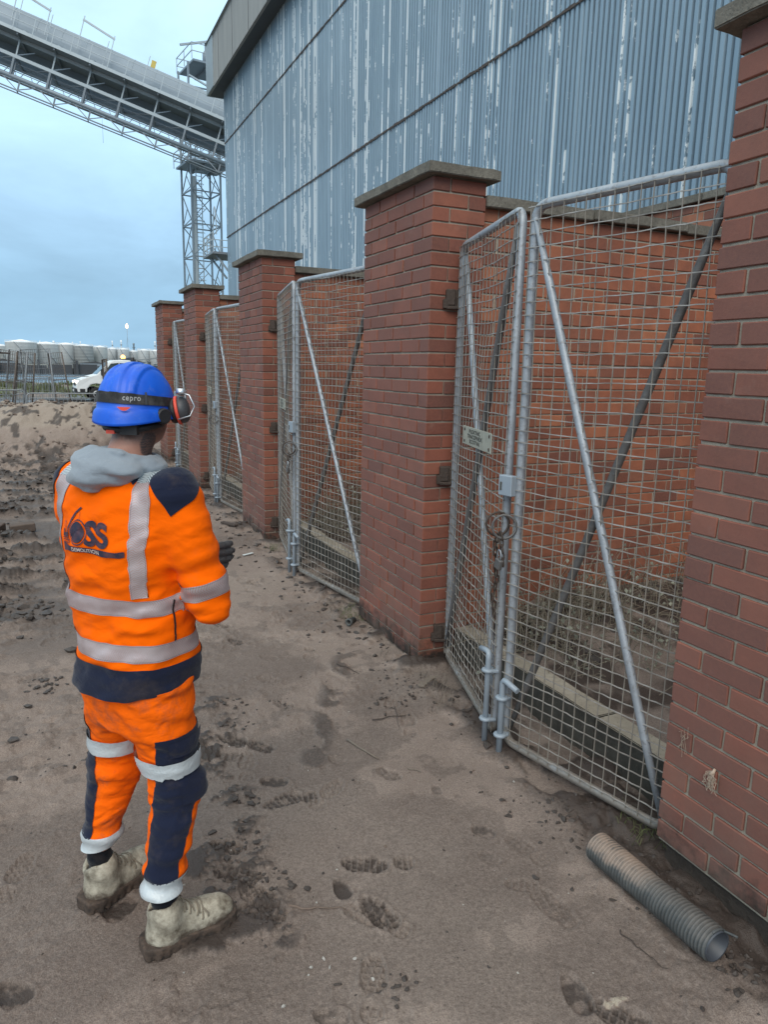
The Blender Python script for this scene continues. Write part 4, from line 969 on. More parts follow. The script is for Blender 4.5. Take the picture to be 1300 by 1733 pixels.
cab = [(.06, .42, .95), (.02, .62, .96), (.05, .86, .97), (.16, 1.02, .97), (.62, 1.20, .96), (.98, 1.30, .95), (1.55, 1.90, .80), (1.80, 2.02, .77), (2.30, 2.06, .77), (2.62, 2.03, .78), (2.66, 1.25, .97), (2.66, .42, .97), (1.42, .42, .97), (1.38, .62, .97), (1.20, .82, .97), (.95, .86, .97), (.70, .82, .97), (.52, .62, .97), (.48, .42, .97)]
body = vp('cab', M_vw, lambda m: side(m, cab, 1, 1), .03)
vp('bumper', M_vb, lambda m: (m.box((.10, 0, .50), (.24, 1.88, .34)), m.box((.30, -.92, .50), (.34, .10, .3)), m.box((.30, .92, .50), (.34, .10, .3))), .05)
vp('grille', M_vb, lambda m: m.box((.06, 0, .80), (.06, 1.2, .16)), .01)
def yz(x, z):       # cab side surface at height z
    return -(.965 if z < 1.28 else .95+(.79-.95)*min(1, (z-1.28)/.62))
for sgn in (1, -1):
    def f(m, sgn=sgn):
        P = [(1.28, 1.34), (1.66, 1.86), (2.02, 1.90), (2.02, 1.30)]; m.add([(x, sgn*(yz(x, z)-.012), z) for x, z in P]+[(x, sgn*(yz(x, z)+.02), z) for x, z in P], [(0, 1, 2, 3), (4, 7, 6, 5), (0, 4, 5, 1), (1, 5, 6, 2), (2, 6, 7, 3), (3, 7, 4, 0)])
        P = [(2.06, 1.30), (2.06, 1.90), (2.50, 1.88), (2.50, 1.30)]; m.add([(x, sgn*(yz(x, z)-.012), z) for x, z in P]+[(x, sgn*(yz(x, z)+.02), z) for x, z in P], [(0, 1, 2, 3), (4, 7, 6, 5), (0, 4, 5, 1), (1, 5, 6, 2), (2, 6, 7, 3), (3, 7, 4, 0)])
    vp('side_window', M_vg, f)
    vp('headlight', M_head if sgn == 1 else M_head, lambda m: m.box((.15, -sgn*.80, .93), (.26, .22, .14), Matrix.Rotation(-.35, 3, 'Y')), .02)
    vp('headlight_cluster', M_vg, lambda m: m.box((.42, -sgn*.915, 1.0), (.36, .08, .17), Matrix.Rotation(-.35, 3, 'Y')), .02)
    vp('wing_mirror', M_vb, lambda m: (m.box((1.22, -sgn*1.13, 1.42), (.14, .20, .34)), m.box((1.26, -sgn*1.0, 1.36), (.06, .16, .06))), .03)
    d = vp('door', M_vw, lambda m: m.box((1.98, -sgn*.966, .86), (1.05, .03, .82)), .012)
    vp('handle', M_vb, lambda m: m.box((2.38, -sgn*.99, 1.16), (.16, .03, .04)), .008, d)
    for wx in (.95, 4.15):
        w = vp('wheel', M_tyre, lambda m: m.lathe([(.20, -.11), (.33, -.11), (.35, -.07), (.35, .07), (.33, .11), (.20, .11)], 20, (wx, -sgn*.84, .33), (0, 1, 0)))
        vp('rim', M_rim, lambda m: m.lathe([(.03, -.10), (.19, -.115), (.21, -.09), (.21, .09), (.19, .115), (.03, .10)], 16, (wx, -sgn*.84, .33), (0, 1, 0)), 0, w)
vp('windscreen', M_vg, lambda m: m.add([(.99, -.86, 1.325), (.99, .86, 1.325), (1.545, .74, 1.915), (1.545, -.74, 1.915)], [(0, 1, 2, 3)]))
vp('number_plate', M_vw, lambda m: m.box((-.03, 0, .5), (.02, .52, .11)))
vp('chassis', M_vb, lambda m: m.box((3.4, 0, .52), (4.0, .9, .2)))
vp('beacon_bar', M_vb, lambda m: (m.box((2.38, 0, 2.10), (.22, 1.3, .06)), m.box((2.72, 0, 2.02), (.06, 1.8, .34))), .01)
vp('beacon', M_amber, lambda m: m.lathe([(.09, 0), (.10, .04), (.09, .13), (.04, .17)], 12, (2.30, -.45, 2.13)))
vp('headboard', M_alu, lambda m: (m.box((2.86, 0, 1.45), (.06, 1.96, 1.3)), m.bar((2.9, -.9, 2.05), (4.05, -.9, 2.22), .07, .07), m.bar((4.05, -.92, .9), (4.05, -.92, 2.25), .09, .09)), .006)
vp('tipper_body', M_alu, lambda m: (m.box((4.25, 0, .82), (2.8, 2.0, .1)), m.box((4.25, -.99, 1.06), (2.8, .04, .42)), m.box((4.25, .99, 1.06), (2.8, .04, .42)), m.box((5.63, 0, 1.06), (.04, 2.0, .42))), .006)
for k in range(5): vp('side_post', M_alu, lambda m: m.box((2.95+k*.66, -1.02, 1.06), (.05, .03, .46)))
vp('mesh_side', M_alu, lambda m: [m.bar((4.1, -.99, 1.3+.12*q), (5.6, -.99, 1.3+.12*q), .025, .025) for q in range(8)]+[m.bar((4.1+.375*q, -.99, 1.27), (4.1+.375*q, -.99, 2.2), .03, .03) for q in range(5)])

# ------------------------------------------------------------------ barriers and leaning mesh panels by the heap
M_bar = simple('dull_galvanised', (.26, .275, .29), .6, .35, .3, 4)
M_barr = simple('rusted_steel', (.15, .125, .11), .75, .3, .4, 6)
def barrier(loc, rz, tilt, L, label, group):
    e = empty('barrier', loc, rz, label, 'barrier', group); e.rotation_euler = (tilt, 0, rz)
    H = 1.08; r = .12; P = [(0, 0, .12)]+[(0, 0, H-r)]+[(r-r*math.cos(a), 0, H-r+r*math.sin(a)) for a in (.5, 1.05)]+[(r, 0, H), (L-r, 0, H)]+[(L-r+r*math.sin(a), 0, H-r+r*math.cos(a)) for a in (.5, 1.05)]+[(L, 0, H-r), (L, 0, .12)]
    m = MB(); m.tube(P, .021, 7, closed=True); m.build('frame', M_bar, e)
    m = MB(); m.tube([(0, 0, .12+.82), (L, 0, .12+.82)], .012, 5); m.build('mid_rail', M_bar, e)
    k = .12
    while k < L-.05: m = MB(); m.tube([(k, 0, .12), (k, 0, .94)], .008, 5, False); m.build('upright', M_bar, e); k += .125
    for x in (.25, L-.25): m = MB(); m.bar((x, -.3, .02), (x, .3, .02), .05, .02); m.bar((x, 0, .0), (x, 0, .15), .04, .04); m.build('foot', M_barr, e)
    return e
barrier((-.50, 24.0, -.32), rad(-3), 0, 2.45, 'galvanised crowd barrier standing just behind the sand heap', 'steel crowd barriers')
barrier((-2.35, 24.6, -.25), rad(6), .1, 1.8, 'tilted crowd barrier at the left edge behind the heap', 'steel crowd barriers')
barrier((-4.4, 33, -.02), rad(4), 0, 2.6, 'barrier standing far left in front of the water', 'steel crowd barriers')
barrier((-2.2, 34.2, -.02), rad(-3), 0, 2.5, 'barrier behind the leaning mesh panels, near the grass', 'steel crowd barriers')
barrier((.2, 35.2, -.02), rad(2), 0, 2.4, 'barrier between the grass and the van\'s headlight', 'steel crowd barriers')
barrier((1.25, 22.6, -.55), rad(20), -.06, 1.7, 'low barrier half buried right of the heap beneath the van', 'steel crowd barriers')
def fence_panel(loc, rz, tilt, roll, w, h, label, mat):
    e = empty('mesh_fence', loc, rz, label, 'fence panel', 'mesh fencing propped by the heap'); e.rotation_euler = (tilt, roll, rz)
    m = MB(); m.tube([(0, 0, 0), (0, 0, h), (w, 0, h), (w, 0, 0)], .032, 6, closed=True); m.build('frame', mat, e)
    m = MB(); m.tube([(0, 0, h*.5), (w, 0, h*.5)], .016, 5); m.build('mid_rail', mat, e)
    m = MB(); k = .06
    while k < w: m.tube([(k, 0, 0), (k, 0, h)], .006, 3, False); k += .07
    k = .2
    while k < h: m.tube([(0, 0, k), (w, 0, k)], .006, 3, False); k += .2
    tag(m.build('wire_infill', mat, e), kind='stuff')
    m = MB(); m.box((.05, 0, -.02), (.3, .55, .1)); m.build('rubber_foot', M_vb, e, bevel=.01)
fence_panel((-1.62, 28.2, 0), rad(-12), .05, .17, .55, 2.1, 'leaning mesh panel, leftmost of the stacked fence panels', M_barr)
fence_panel((-1.3, 28.6, 0), rad(-18), .03, .15, .6, 2.1, 'mesh panel second in the stack of leaning fence panels', M_bar)
fence_panel((-1.0, 28.9, 0), rad(-10), .02, .12, .55, 2.05, 'mesh panel third in the leaning stack, with the rusty frame', M_barr)
fence_panel((-.62, 29.6, 0), rad(-8), -.08, -.06, .98, 2.1, 'upright mesh panel behind the crowd barrier', M_bar)
fence_panel((.42, 30.2, 0), rad(-20), .0, -.12, .5, 2.0, 'brownish mesh panel end on, right of the leaning stack', M_barr)
fence_panel((-3.9, 29.5, 0), rad(2), .0, .02, 2.0, 1.9, 'mesh panel at the left edge in front of the water', M_bar)
m = MB(); m.tube([(-6.5, 27.6, 2.1), (-3, 27.8, 2.02), (-1.0, 28.2, 1.94)], .03, 6); tag(m.build('scaffold_pole', M_barr), 'dark pole running from the left edge onto the leaning mesh panels', 'pole')
fence_panel((1.92, 27.4, -.1), rad(-80), .0, -.05, .55, 1.9, 'thin mesh panel seen end on in front of the van\'s mirror', M_barr)
m = MB(); m.box((0, 0, .12), (1.5, .6, .22)); m.box((0, -.02, .03), (1.3, .5, .1)); tag(m.build('rubber_block', M_vb, None, (.75, 31.5, 0), rad(4), bevel=.03), 'dark slab block lying on the wet track behind the barrier', 'block')
m = MB(); m.box((0, 0, .1), (1.1, .5, .16)); tag(m.build('rubber_block', M_vb, None, (-1.0, 27.6, -.02), rad(12), bevel=.03), 'dark slab block at the foot of the leaning panels', 'block')

# ------------------------------------------------------------------ loose things on the ground
M_dbrick = simple('muddy_brick', (.10, .072, .058), .85, 0, .35, 12, .5, 60)
for k, (px, py, a, lab) in enumerate([(39, 897, .15, 'muddy loose brick lying on the wet ground left of the worker'), (-7, 905, 1.2, 'loose brick cut by the left edge of the picture')]):
    g0 = on_ground(px, py+6); m = MB(); m.box((0, 0, .04), (.23, .11, .085)); o = m.build('loose_brick', M_dbrick, None, (g0.x, g0.y, gz(g0.x, g0.y)+.005), a, bevel=.008); o.rotation_euler = (.04, -.05, a); tag(o, lab, 'brick', 'loose bricks on the mud')
# corrugated duct
t = NT('duct_grey', .6); p = t.pos(True); nzz = t.sep(t.n('ShaderNodeNewGeometry').outputs['Normal'])[2]; n1 = t.noise(p, 14, 5, .65); n2 = t.noise(p, 120, 3, .7)
c = t.mix(t.mr(n1, .3, .7), (.05, .054, .055), (.11, .116, .115)); sand = t.math('MULTIPLY', t.mr(t.math('ADD', nzz, t.mr(n1, .3, .7, -.45, .45)), .30, .75), t.attr('sandy')); c = t.mix(sand, c, t.mix(n2, (.20, .15, .12), (.34, .265, .215))); t.col(c); t.bump(n2, .25, .003); M_duct = t.m
M_liner = simple('duct_liner', (.055, .062, .075), .5, 0, .15, 20)
pa, pb = on_ground(1010, 1432, .055), on_ground(1212, 1602, .055); pa.z = gz(pa.x, pa.y)+.052; pb.z = gz(pb.x, pb.y)+.052
dv = pb-pa; LD = dv.length
du = empty('corrugated_duct', tuple(pa), math.atan2(dv.y, dv.x), 'short grey corrugated duct lying on the sand below the nearest pillar', 'duct')
NR = 40; prof = []; n = 36
for k in range(NR*6+1):
    u = k/(NR*6)*LD; ph = (k % 6)/6; prof.append((.0540-.0085*(1-abs(math.sin(math.pi*ph))**.7), u))
V = []; sa = []
for r_, u in prof:
    for k in range(n):
        a = 2*math.pi*k/n; V.append((u, math.cos(a)*r_*(1+.03*math.sin(3*u/LD*3)), math.sin(a)*r_*(.97+.02*math.sin(u*17)))); sa.append(1-sm(np.array([u/LD]), .30, .62)[0]*.82)
I = np.arange(len(V)).reshape(len(prof), n); In = np.roll(I, -1, 1); Q = np.stack([I[:-1].ravel(), In[:-1].ravel(), In[1:].ravel(), I[1:].ravel()], 1)
me = np_mesh('shell', V, Q, M_duct); set_attr(me, 'sandy', sa); link('shell', me, du)
m = MB(); m.lathe([(.0465, 0), (.0440, .004), (.0440, LD+.004), (.0475, LD+.006), (.0485, LD)], 32, (0, 0, 0), (1, 0, 0), cap=False); m.build('liner', M_liner, du)
m = MB(); pts = [(LD+.004+.012*q, .047*math.cos(1.1-.12*q), .05*math.sin(1.1-.1*q)+.004*q) for q in range(4)]; m.tube(pts, .004, 5); m.tube([(LD-.004, .05*math.cos(a), .05*math.sin(a)) for a in [.2+.16*q for q in range(12)]], .0042, 5); m.build('torn_rib', M_duct, du)
# short pipe stub by the second pillar
g0 = on_ground(599, 1056); sp_ = empty('pipe_stub', (g0.x, g0.y, gz(g0.x, g0.y)+.022), rad(200), 'small grey pipe stub at the far foot of the second pillar', 'pipe')
m = MB(); m.lathe([(.014, 0), (.021, 0), (.021, .05), (.024, .052), (.024, .08), (.016, .08), (.016, .01)], 14, (0, 0, 0), (1, .35, .1), cap=False); m.build('sleeve', M_duct, sp_)
m = MB(); m.lathe([(.0165, .02), (.0165, .022)], 12, (0, 0, 0), (1, .35, .1)); m.build('plug', M_vb, sp_)
# wood, sticks, plastic
M_wood = simple('grey_wood', (.19, .155, .125), .85, 0, .35, 16, .5, 90); M_dwood = simple('wet_wood', (.065, .048, .040), .8, 0, .4, 16, .5, 80); M_plast = simple('pale_plastic', (.55, .58, .58), .5, 0, .1, 20)
def stick(p1, p2, r, mat, name, lab, cat, z=.008, wob=.006, n=6, flat=None):
    a, b = on_ground(*p1), on_ground(*p2); P = []
    for k in range(n+1):
        q = a.lerp(b, k/n)+Vector((RS.normal(0, wob), RS.normal(0, wob), 0))*(1 if 0 < k < n else 0); q.z = gz(q.x, q.y)+z+abs(RS.normal(0, .002)); P.append(q)
    o_ = Vector(P[0]); m = MB()
    if flat: m.bar((0, 0, 0), Vector(P[-1])-o_, flat[0], flat[1])
    else: m.tube([q-o_ for q in P], [r*(1-.5*k/n) for k in range(n+1)], 6)
    o = m.build(name, mat, None, tuple(o_), bevel=.002 if flat else 0); return tag(o, lab, cat)
stick((733, 1148), (712, 1170), .01, M_wood, 'wood_offcut', 'small grey wood offcut lying by the foot of the second pillar', 'wood', .012, .0, 2, (.04, .014))
stick((428, 938), (412, 942), .01, M_plast, 'plastic_strip', 'pale plastic strip near the foot of the third pillar', 'strip', .012, 0, 2, (.028, .006))
stick((376, 892), (400, 897), .012, M_dwood, 'wood_batten', 'dark batten lying on the mud below the third gates', 'wood', .014, 0, 2, (.05, .02))
stick((588, 1252), (640, 1283), .006, M_wood, 'stick', 'pale bark strip pressed in the sand between boot prints', 'stick', .004, .003, 5)
stick((630, 1218), (687, 1211), .0035, M_dwood, 'stick', 'dark twig on the sand with a short side twig', 'stick', .005, .004, 6)
stick((668, 1198), (676, 1232), .0022, M_dwood, 'stick', 'short side twig lying across the dark twig', 'stick', .008, .003, 5)
stick((488, 1538), (585, 1536), .0045, M_mudlight, 'stick', 'half buried straight stick right of the boot', 'stick', .001, .003, 8)
stick((1050, 1577), (1130, 1645), .002, M_dwood, 'stick', 'thin curved root on the sand left of the duct', 'stick', .003, .010, 8)
stick((570, 1127), (608, 1141), .003, M_dwood, 'stick', 'thin root on the sand before the second pillar', 'stick', .004, .004, 5)
stick((690, 1300), (712, 1306), .003, M_wood, 'stick', 'tiny pale stick near the drop bolt', 'stick', .004, .002, 4)
# frayed rope tuft stuck in a joint of the nearest pillar
M_rope = simple('frayed_rope', (.40, .31, .24), .9, 0, .35, 60)
r0 = on_x(1208, 1306, X0-.004); rt_ = empty('rope_tuft', tuple(r0), 0, 'frayed tuft of rope hanging from a mortar joint of the nearest pillar', 'rope')
m = MB()
for k in range(26):
    y = RS.normal(0, .006); L = RS.uniform(.03, .075); P = [(0, y*.5, 0), (-.008-RS.uniform(0, .006), y+RS.normal(0, .004), -L*.2)]
    for q in range(4): P.append((-.006-RS.uniform(0, .008), y*1.6+RS.normal(0, .005), -L*(.4+.2*q)))
    m.tube(P, .0011, 4, False)
tag(m.build('strands', M_rope, rt_), kind='stuff')
m = MB(); m.tube([(.004, 0, .008), (-.006, -.004, .002), (-.010, .004, -.006), (-.006, .0, -.014)], .0055, 6); m.build('knot', M_rope, rt_)
m = MB()
for (px, py) in ((1160, 1240), (1156, 1258), (1330//1, 1300)):
    q = on_x(px, py, X0-.003)
    for k in range(8): m.tube([q+Vector((0, RS.normal(0, .012), RS.normal(0, .012))), q+Vector((-.005, RS.normal(0, .016), -.02+RS.normal(0, .012)))], .0009, 3, False)
tag(m.build('mortar_fibres', M_rope), kind='stuff')
# dry grass at the foot of the wall
m = MB(); g_ = MB()
for (px, py, n, L, mm) in ((742, 1175, 16, .11, m), (735, 1190, 10, .09, m), (600, 1045, 30, .05, g_), (585, 1040, 26, .045, g_), (462, 930, 26, .07, g_), (1085, 1412, 24, .05, g_), (720, 1150, 14, .07, m), (560, 1030, 16, .05, m), (650, 1110, 16, .05, m), (1065, 1405, 14, .05, g_)):
    b = on_ground(px, py)
    for k in range(n):
        x, y = b.x+RS.normal(0, .03), b.y+RS.normal(0, .05); x = min(x, X0-.01) if (y < PY[0]+PW or PY[1] < y < PY[1]+PW) else x; z = gz(x, y); a = RS.uniform(0, 6.28); l_ = L*RS.uniform(.5, 1.3)
        mm.tube([(x, y, z), (x+math.cos(a)*l_*.35, y+math.sin(a)*l_*.35, z+l_*.7), (x+math.cos(a)*l_*.9, y+math.sin(a)*l_*.9, z+l_*RS.uniform(.2, .8))], [.0014, .0011, .0005], 3, False)
tag(m.build('dry_grass', M_wood), kind='stuff'); tag(g_.build('grass_tufts', M_grass), kind='stuff')
# ------------------------------------------------------------------ the worker
def surfnet(sdf, lo, hi, h, refine=2):
    lo = np.array(lo, float); hi = np.array(hi, float); n = np.ceil((hi-lo)/h).astype(int)+1
    ax_ = [lo[i]+h*np.arange(n[i]) for i in range(3)]
    P = np.stack(np.meshgrid(*ax_, indexing='ij'), -1).reshape(-1, 3)
    # coarse pass first: only the nodes near the surface get the full evaluation
    st = 4; nn_ = [np.unique(np.r_[np.arange(0, n[i], st), n[i]-1]) for i in range(3)]
    Pc = np.stack(np.meshgrid(*[ax_[i][nn_[i]] for i in range(3)], indexing='ij'), -1).reshape(-1, 3); vc = sdf(Pc).reshape([len(q) for q in nn_])
    near = [np.minimum((np.arange(n[i])+st//2)//st, len(nn_[i])-1) for i in range(3)]
    val = vc[np.ix_(*near)].ravel().copy(); k_ = np.abs(val) < h*st*1.1+.035; val[k_] = sdf(P[k_]); val = val.reshape(n)
    ins = val < 0; nc = n-1
    def cor(a, dx, dy, dz): return a[dx:dx+nc[0], dy:dy+nc[1], dz:dz+nc[2]]
    cnt = sum(cor(ins, dx, dy, dz).astype(int) for dx in (0, 1) for dy in (0, 1) for dz in (0, 1))
    act = np.argwhere((cnt > 0) & (cnt < 8)); idx = -np.ones(nc, int); idx[tuple(act.T)] = np.arange(len(act))
    acc = np.zeros((len(act), 3)); num = np.zeros(len(act)); C8 = [(dx, dy, dz) for dx in (0, 1) for dy in (0, 1) for dz in (0, 1)]
    for a in C8:
        for ax in range(3):
            if a[ax]: continue
            b = list(a); b[ax] = 1
            va = val[act[:, 0]+a[0], act[:, 1]+a[1], act[:, 2]+a[2]]; vb = val[act[:, 0]+b[0], act[:, 1]+b[1], act[:, 2]+b[2]]
            k = (va < 0) != (vb < 0); t_ = np.where(k, va/np.where(k, va-vb, 1), 0)
            q = np.array(a, float)[None]+np.eye(3)[ax][None]*t_[:, None]; acc += q*k[:, None]; num += k
    V = lo+(act+acc/num[:, None])*h; F = []
    for ax in range(3):
        o1, o2 = (ax+1) % 3, (ax+2) % 3; s0 = [slice(None)]*3; s1 = [slice(None)]*3; s0[ax] = slice(0, -1); s1[ax] = slice(1, None)
        e = ins[tuple(s0)] != ins[tuple(s1)]; E = np.argwhere(e); E = E[(E[:, o1] > 0) & (E[:, o2] > 0) & (E[:, o1] < nc[o1]) & (E[:, o2] < nc[o2])]
        fl = ins[tuple(E.T)]
        def ci(d1, d2): q = E.copy(); q[:, o1] -= d1; q[:, o2] -= d2; return idx[tuple(q.T)]
        q = np.stack([ci(1, 1), ci(0, 1), ci(0, 0), ci(1, 0)], 1); q[~fl] = q[~fl][:, ::-1]; F.append(q)
    F = np.concatenate(F)
    for _ in range(refine): V = project(sdf, V, 1, .9, h*.7)
    return V, F
def grad(sdf, P, e=.002):
    g = np.stack([sdf(P+np.eye(3)[i]*e)-sdf(P-np.eye(3)[i]*e) for i in range(3)], 1)/(2*e); return g
def project(sdf, P, it=4, k=1.0, mx=.05):
    for _ in range(it):
        g = grad(sdf, P); d = sdf(P); g2 = np.maximum((g**2).sum(1), .05); st = np.clip(d/g2, -mx, mx); P = P-k*g*st[:, None]
    return P
def smin(a, b, k):
    h = np.clip(.5+.5*(b-a)/k, 0, 1); return b+(a-b)*h-k*h*(1-h)
def smax(a, b, k): return -smin(-a, -b, k)
def cap(P, a, b, r0, r1, sq=(1, 1, 1)):
    a = np.array(a, float); b = np.array(b, float); s_ = np.array(sq, float); Q = (P-a)*s_; d = (b-a)*s_; t_ = np.clip((Q@d)/(d@d), 0, 1); return np.sqrt(((Q-t_[:, None]*d)**2).sum(1))-(r0+(r1-r0)*t_)
def ell(P, c, r):
    r = np.array(r, float); q = (P-np.array(c, float))/r; k0 = np.sqrt((q**2).sum(1)); k1 = np.sqrt(((q/r)**2).sum(1)); return k0*(k0-1)/np.maximum(k1, 1e-6)
def rot(P, c, ang, axis):
    c = np.array(c, float); Mx = np.array(Matrix.Rotation(ang, 3, axis)); return (P-c)@Mx+c      # rotates the space by -ang
def rbox(P, c, s_, r):
    q = np.abs(P-np.array(c, float))-(np.array(s_, float)-r); return np.sqrt((np.maximum(q, 0)**2).sum(1))+np.minimum(q.max(1), 0)-r
def loft(P, rings, nexp=2.3):
    R_ = np.array(rings, float); z = P[:, 2]; zz = R_[:, 0]
    def ip(k):
        # smooth interpolation of the ring table
        zs = np.linspace(zz[0], zz[-1], 60); v = np.interp(zs, zz, R_[:, k]); v = np.convolve(np.pad(v, 3, 'edge'), np.array([1, 3, 5, 6, 5, 3, 1])/24., 'valid'); return np.interp(z, zs, v)
    cx, cy, a, b = ip(1), ip(2), ip(3), ip(4); q = (np.abs((P[:, 0]-cx)/a)**nexp+np.abs((P[:, 1]-cy)/b)**nexp)**(1/nexp)
    d = (q-1)*np.minimum(a, b)*.92; return smax(d, np.maximum(zz[0]-z, z-zz[-1]), .02)
n3 = lambda P, sx, sy, sz, seed, o=2: fbm(P[:, 0]*sx, P[:, 1]*sy, P[:, 2]*sz+50, seed=seed, o=o)-.5

MAN = empty('person', (.17, 2.10, min(gz(.27, 1.96), gz(.13, 2.25))-.003), rad(-55), 'worker seen from behind in orange hi-vis jacket and trousers, blue helmet and pale muddy boots', 'person')
def mpart(name, me, par=None): return link(name, me, par or MAN)
# --- materials
def cloth(name, c, var=.10, bump=.25, dirt=0.0, sheen=.15, rough=.85, crease=.4):
    t = NT(name, rough, spec=.08); p = t.pos(True); n1 = t.noise(p, 6, 4, .6); n2 = t.noise(p, 900, 2, .6); n4 = t.noise(p, 30, 4, .6)
    cc = t.mix(n1, tuple(x*(1-var) for x in c), tuple(min(1, x*(1+var)) for x in c))
    if dirt:
        d = t.math('MULTIPLY', t.mr(t.noise(p, 7, 5, .7), .54, .72), dirt); cc = t.mix(d, cc, (.10, .075, .06))
    t.col(cc); t.b.inputs['Sheen Weight'].default_value = sheen; t.b.inputs['Sheen Roughness'].default_value = .5
    r1 = t.math('ABSOLUTE', t.math('SUBTRACT', t.noise(t.scale(p, (1, 1, 1.7)), 5.5, 2, .45, .8), .5)); r2 = t.math('ABSOLUTE', t.math('SUBTRACT', t.noise(t.scale(p, (1, 1, 1.5)), 24, 3, .5, .4), .5))
    cre = t.math('ADD', t.mr(r1, 0, .20, 0, 1, True), t.mr(r2, 0, .18, 0, .14, True)); bp_ = t.n('ShaderNodeBump'); bp_.inputs['Strength'].default_value = crease; bp_.inputs['Distance'].default_value = .010; t.l(cre, bp_.inputs['Height'])
    b2 = t.n('ShaderNodeBump'); b2.inputs['Strength'].default_value = bump; b2.inputs['Distance'].default_value = .0025; t.l(t.math('ADD', t.math('MULTIPLY', n2, .5), t.math('MULTIPLY', n4, .6)), b2.inputs['Height']); t.l(bp_.outputs[0], b2.inputs['Normal']); t.l(b2.outputs[0], t.b.inputs['Normal']); return t.m
M_or = cloth('hivis_orange', (1.0, .135, .0), .05, .25, .16, .02, .85, .32); M_ort = cloth('hivis_orange_trouser', (.95, .135, .003), .06, .3, .60, .02, .85, .6)
M_nv = cloth('navy_cloth', (.012, .016, .036), .25, .3, .35); M_bk = cloth('black_sock', (.006, .007, .011), .3, .5, .25); M_hood = cloth('grey_fleece', (.245, .28, .32), .14, .5, .15, .3, .95)
t = NT('reflective_tape', .42, .25, spec=.5); uv = t.n('ShaderNodeUVMap').outputs[0]; s_ = t.sep(uv); p = t.pos(True)
z_ = t.math('ABSOLUTE', t.math('SUBTRACT', t.math('FRACT', t.math('MULTIPLY', s_[1], 2.0)), .5)); st = t.math('FRACT', t.math('ADD', t.math('MULTIPLY', s_[0], 150.0), t.math('MULTIPLY', z_, 2.6)))
gap = t.math('MULTIPLY', t.mr(st, .30, .24), t.mr(t.noise(p, 9, 3, .6), .3, .55, .25, 1)); c = t.mix(t.mr(t.noise(p, 14, 4, .6), .3, .7), (.40, .335, .345), (.53, .475, .485)); edge = t.math('LESS_THAN', t.math('ABSOLUTE', t.math('SUBTRACT', t.math('ABSOLUTE', t.math('SUBTRACT', s_[1], .5)), .44)), .018); c = t.mix(t.math('MULTIPLY', gap, .7), c, (.40, .17, .12)); c = t.mix(t.math('MULTIPLY', edge, .55), c, (.20, .15, .15)); c = t.mix(t.mr(t.noise(p, 11, 5, .7), .58, .72, 0, .35), c, (.22, .16, .14)); t.col(c); t.bump(t.noise(p, 45, 3, .6), .35, .003); M_tape = t.m
t = NT('reflective_tape_chevron', .42, .2, spec=.5); uv = t.n('ShaderNodeUVMap').outputs[0]; s_ = t.sep(uv); z_ = t.math('ABSOLUTE', t.math('SUBTRACT', s_[1], .5)); st = t.math('FRACT', t.math('ADD', t.math('MULTIPLY', s_[0], 130.0), t.math('MULTIPLY', z_, 5.0))); t.col(t.mix(t.mr(st, .36, .28), (.50, .56, .58), (.05, .06, .09))); M_tapen = t.m
M_tapep = simple('trouser_tape', (.52, .56, .58), .45, .15, .14, 14, .3, 90, True)
t = NT('skin', .5, spec=.4); p = t.pos(True); n1 = t.noise(p, 40, 4, .6); n2 = t.noise(p, 180, 3, .6)
c = t.mix(n1, (.36, .165, .115), (.50, .26, .19)); sp = t.sep(p)
hairz = t.math('MULTIPLY', t.mr(t.math('ADD', sp[2], t.math('MULTIPLY', n1, .02)), 1.500, 1.535), t.mr(sp[1], .17, .12)); c = t.mix(t.math('MULTIPLY', hairz, t.mr(n2, .2, .6, .55, .9)), c, (.055, .04, .035))
# tattoo on the right of the neck: a dark scrolled patch
tw = t.n('ShaderNodeTexWave', wave_type='RINGS'); tw.inputs['Scale'].default_value = 44; tw.inputs['Distortion'].default_value = 9; tw.inputs['Detail'].default_value = 2; tw.inputs['Detail Scale'].default_value = 2.2; t.l(p, tw.inputs['Vector'])
dx = t.math('MULTIPLY', t.math('SUBTRACT', sp[1], .062), 1/.034); dz = t.math('MULTIPLY', t.math('SUBTRACT', sp[2], 1.492), 1/.036); rr2 = t.math('ADD', t.math('ADD', t.math('MULTIPLY', dx, dx), t.math('MULTIPLY', dz, dz)), t.math('MULTIPLY', t.math('SUBTRACT', n1, .5), .8))
tat = t.math('MULTIPLY', t.math('MULTIPLY', t.mr(rr2, 1.1, .8), t.math('GREATER_THAN', sp[0], .022)), t.mr(tw.outputs['Fac'], .2, .8, .72, .95)); c = t.mix(tat, c, (.045, .042, .044))
beard = t.math('MULTIPLY', t.mr(sp[1], .12, .16), t.mr(sp[2], 1.55, 1.52)); c = t.mix(t.math('MULTIPLY', beard, .6), c, (.07, .045, .035))
t.col(c); t.b.inputs['Subsurface Weight'].default_value = .06; t.bump(n2, .2, .002); M_skin = t.m
t = NT('helmet_blue', .38, spec=.5); p = t.pos(True); n1 = t.noise(p, 9, 5, .65); n2 = t.noise(p, 38, 4, .7); c = t.mix(t.mr(n1, .35, .7), (.002, .080, .56), (.004, .125, .72)); c = t.mix(t.math('MULTIPLY', t.mr(n2, .56, .74), t.mr(n1, .4, .65, .1, .55)), c, (.20, .27, .50)); t.col(c); t.rough(t.mr(n1, .3, .7, .30, .5)); M_blue = t.m
M_blue2 = M_blue
t = NT('strap_black', .8); p = t.pos(True); t.col(t.mix(t.mr(t.noise(p, 16, 5, .7), .45, .7), (.018, .018, .020), (.085, .08, .078))); M_strap = t.m
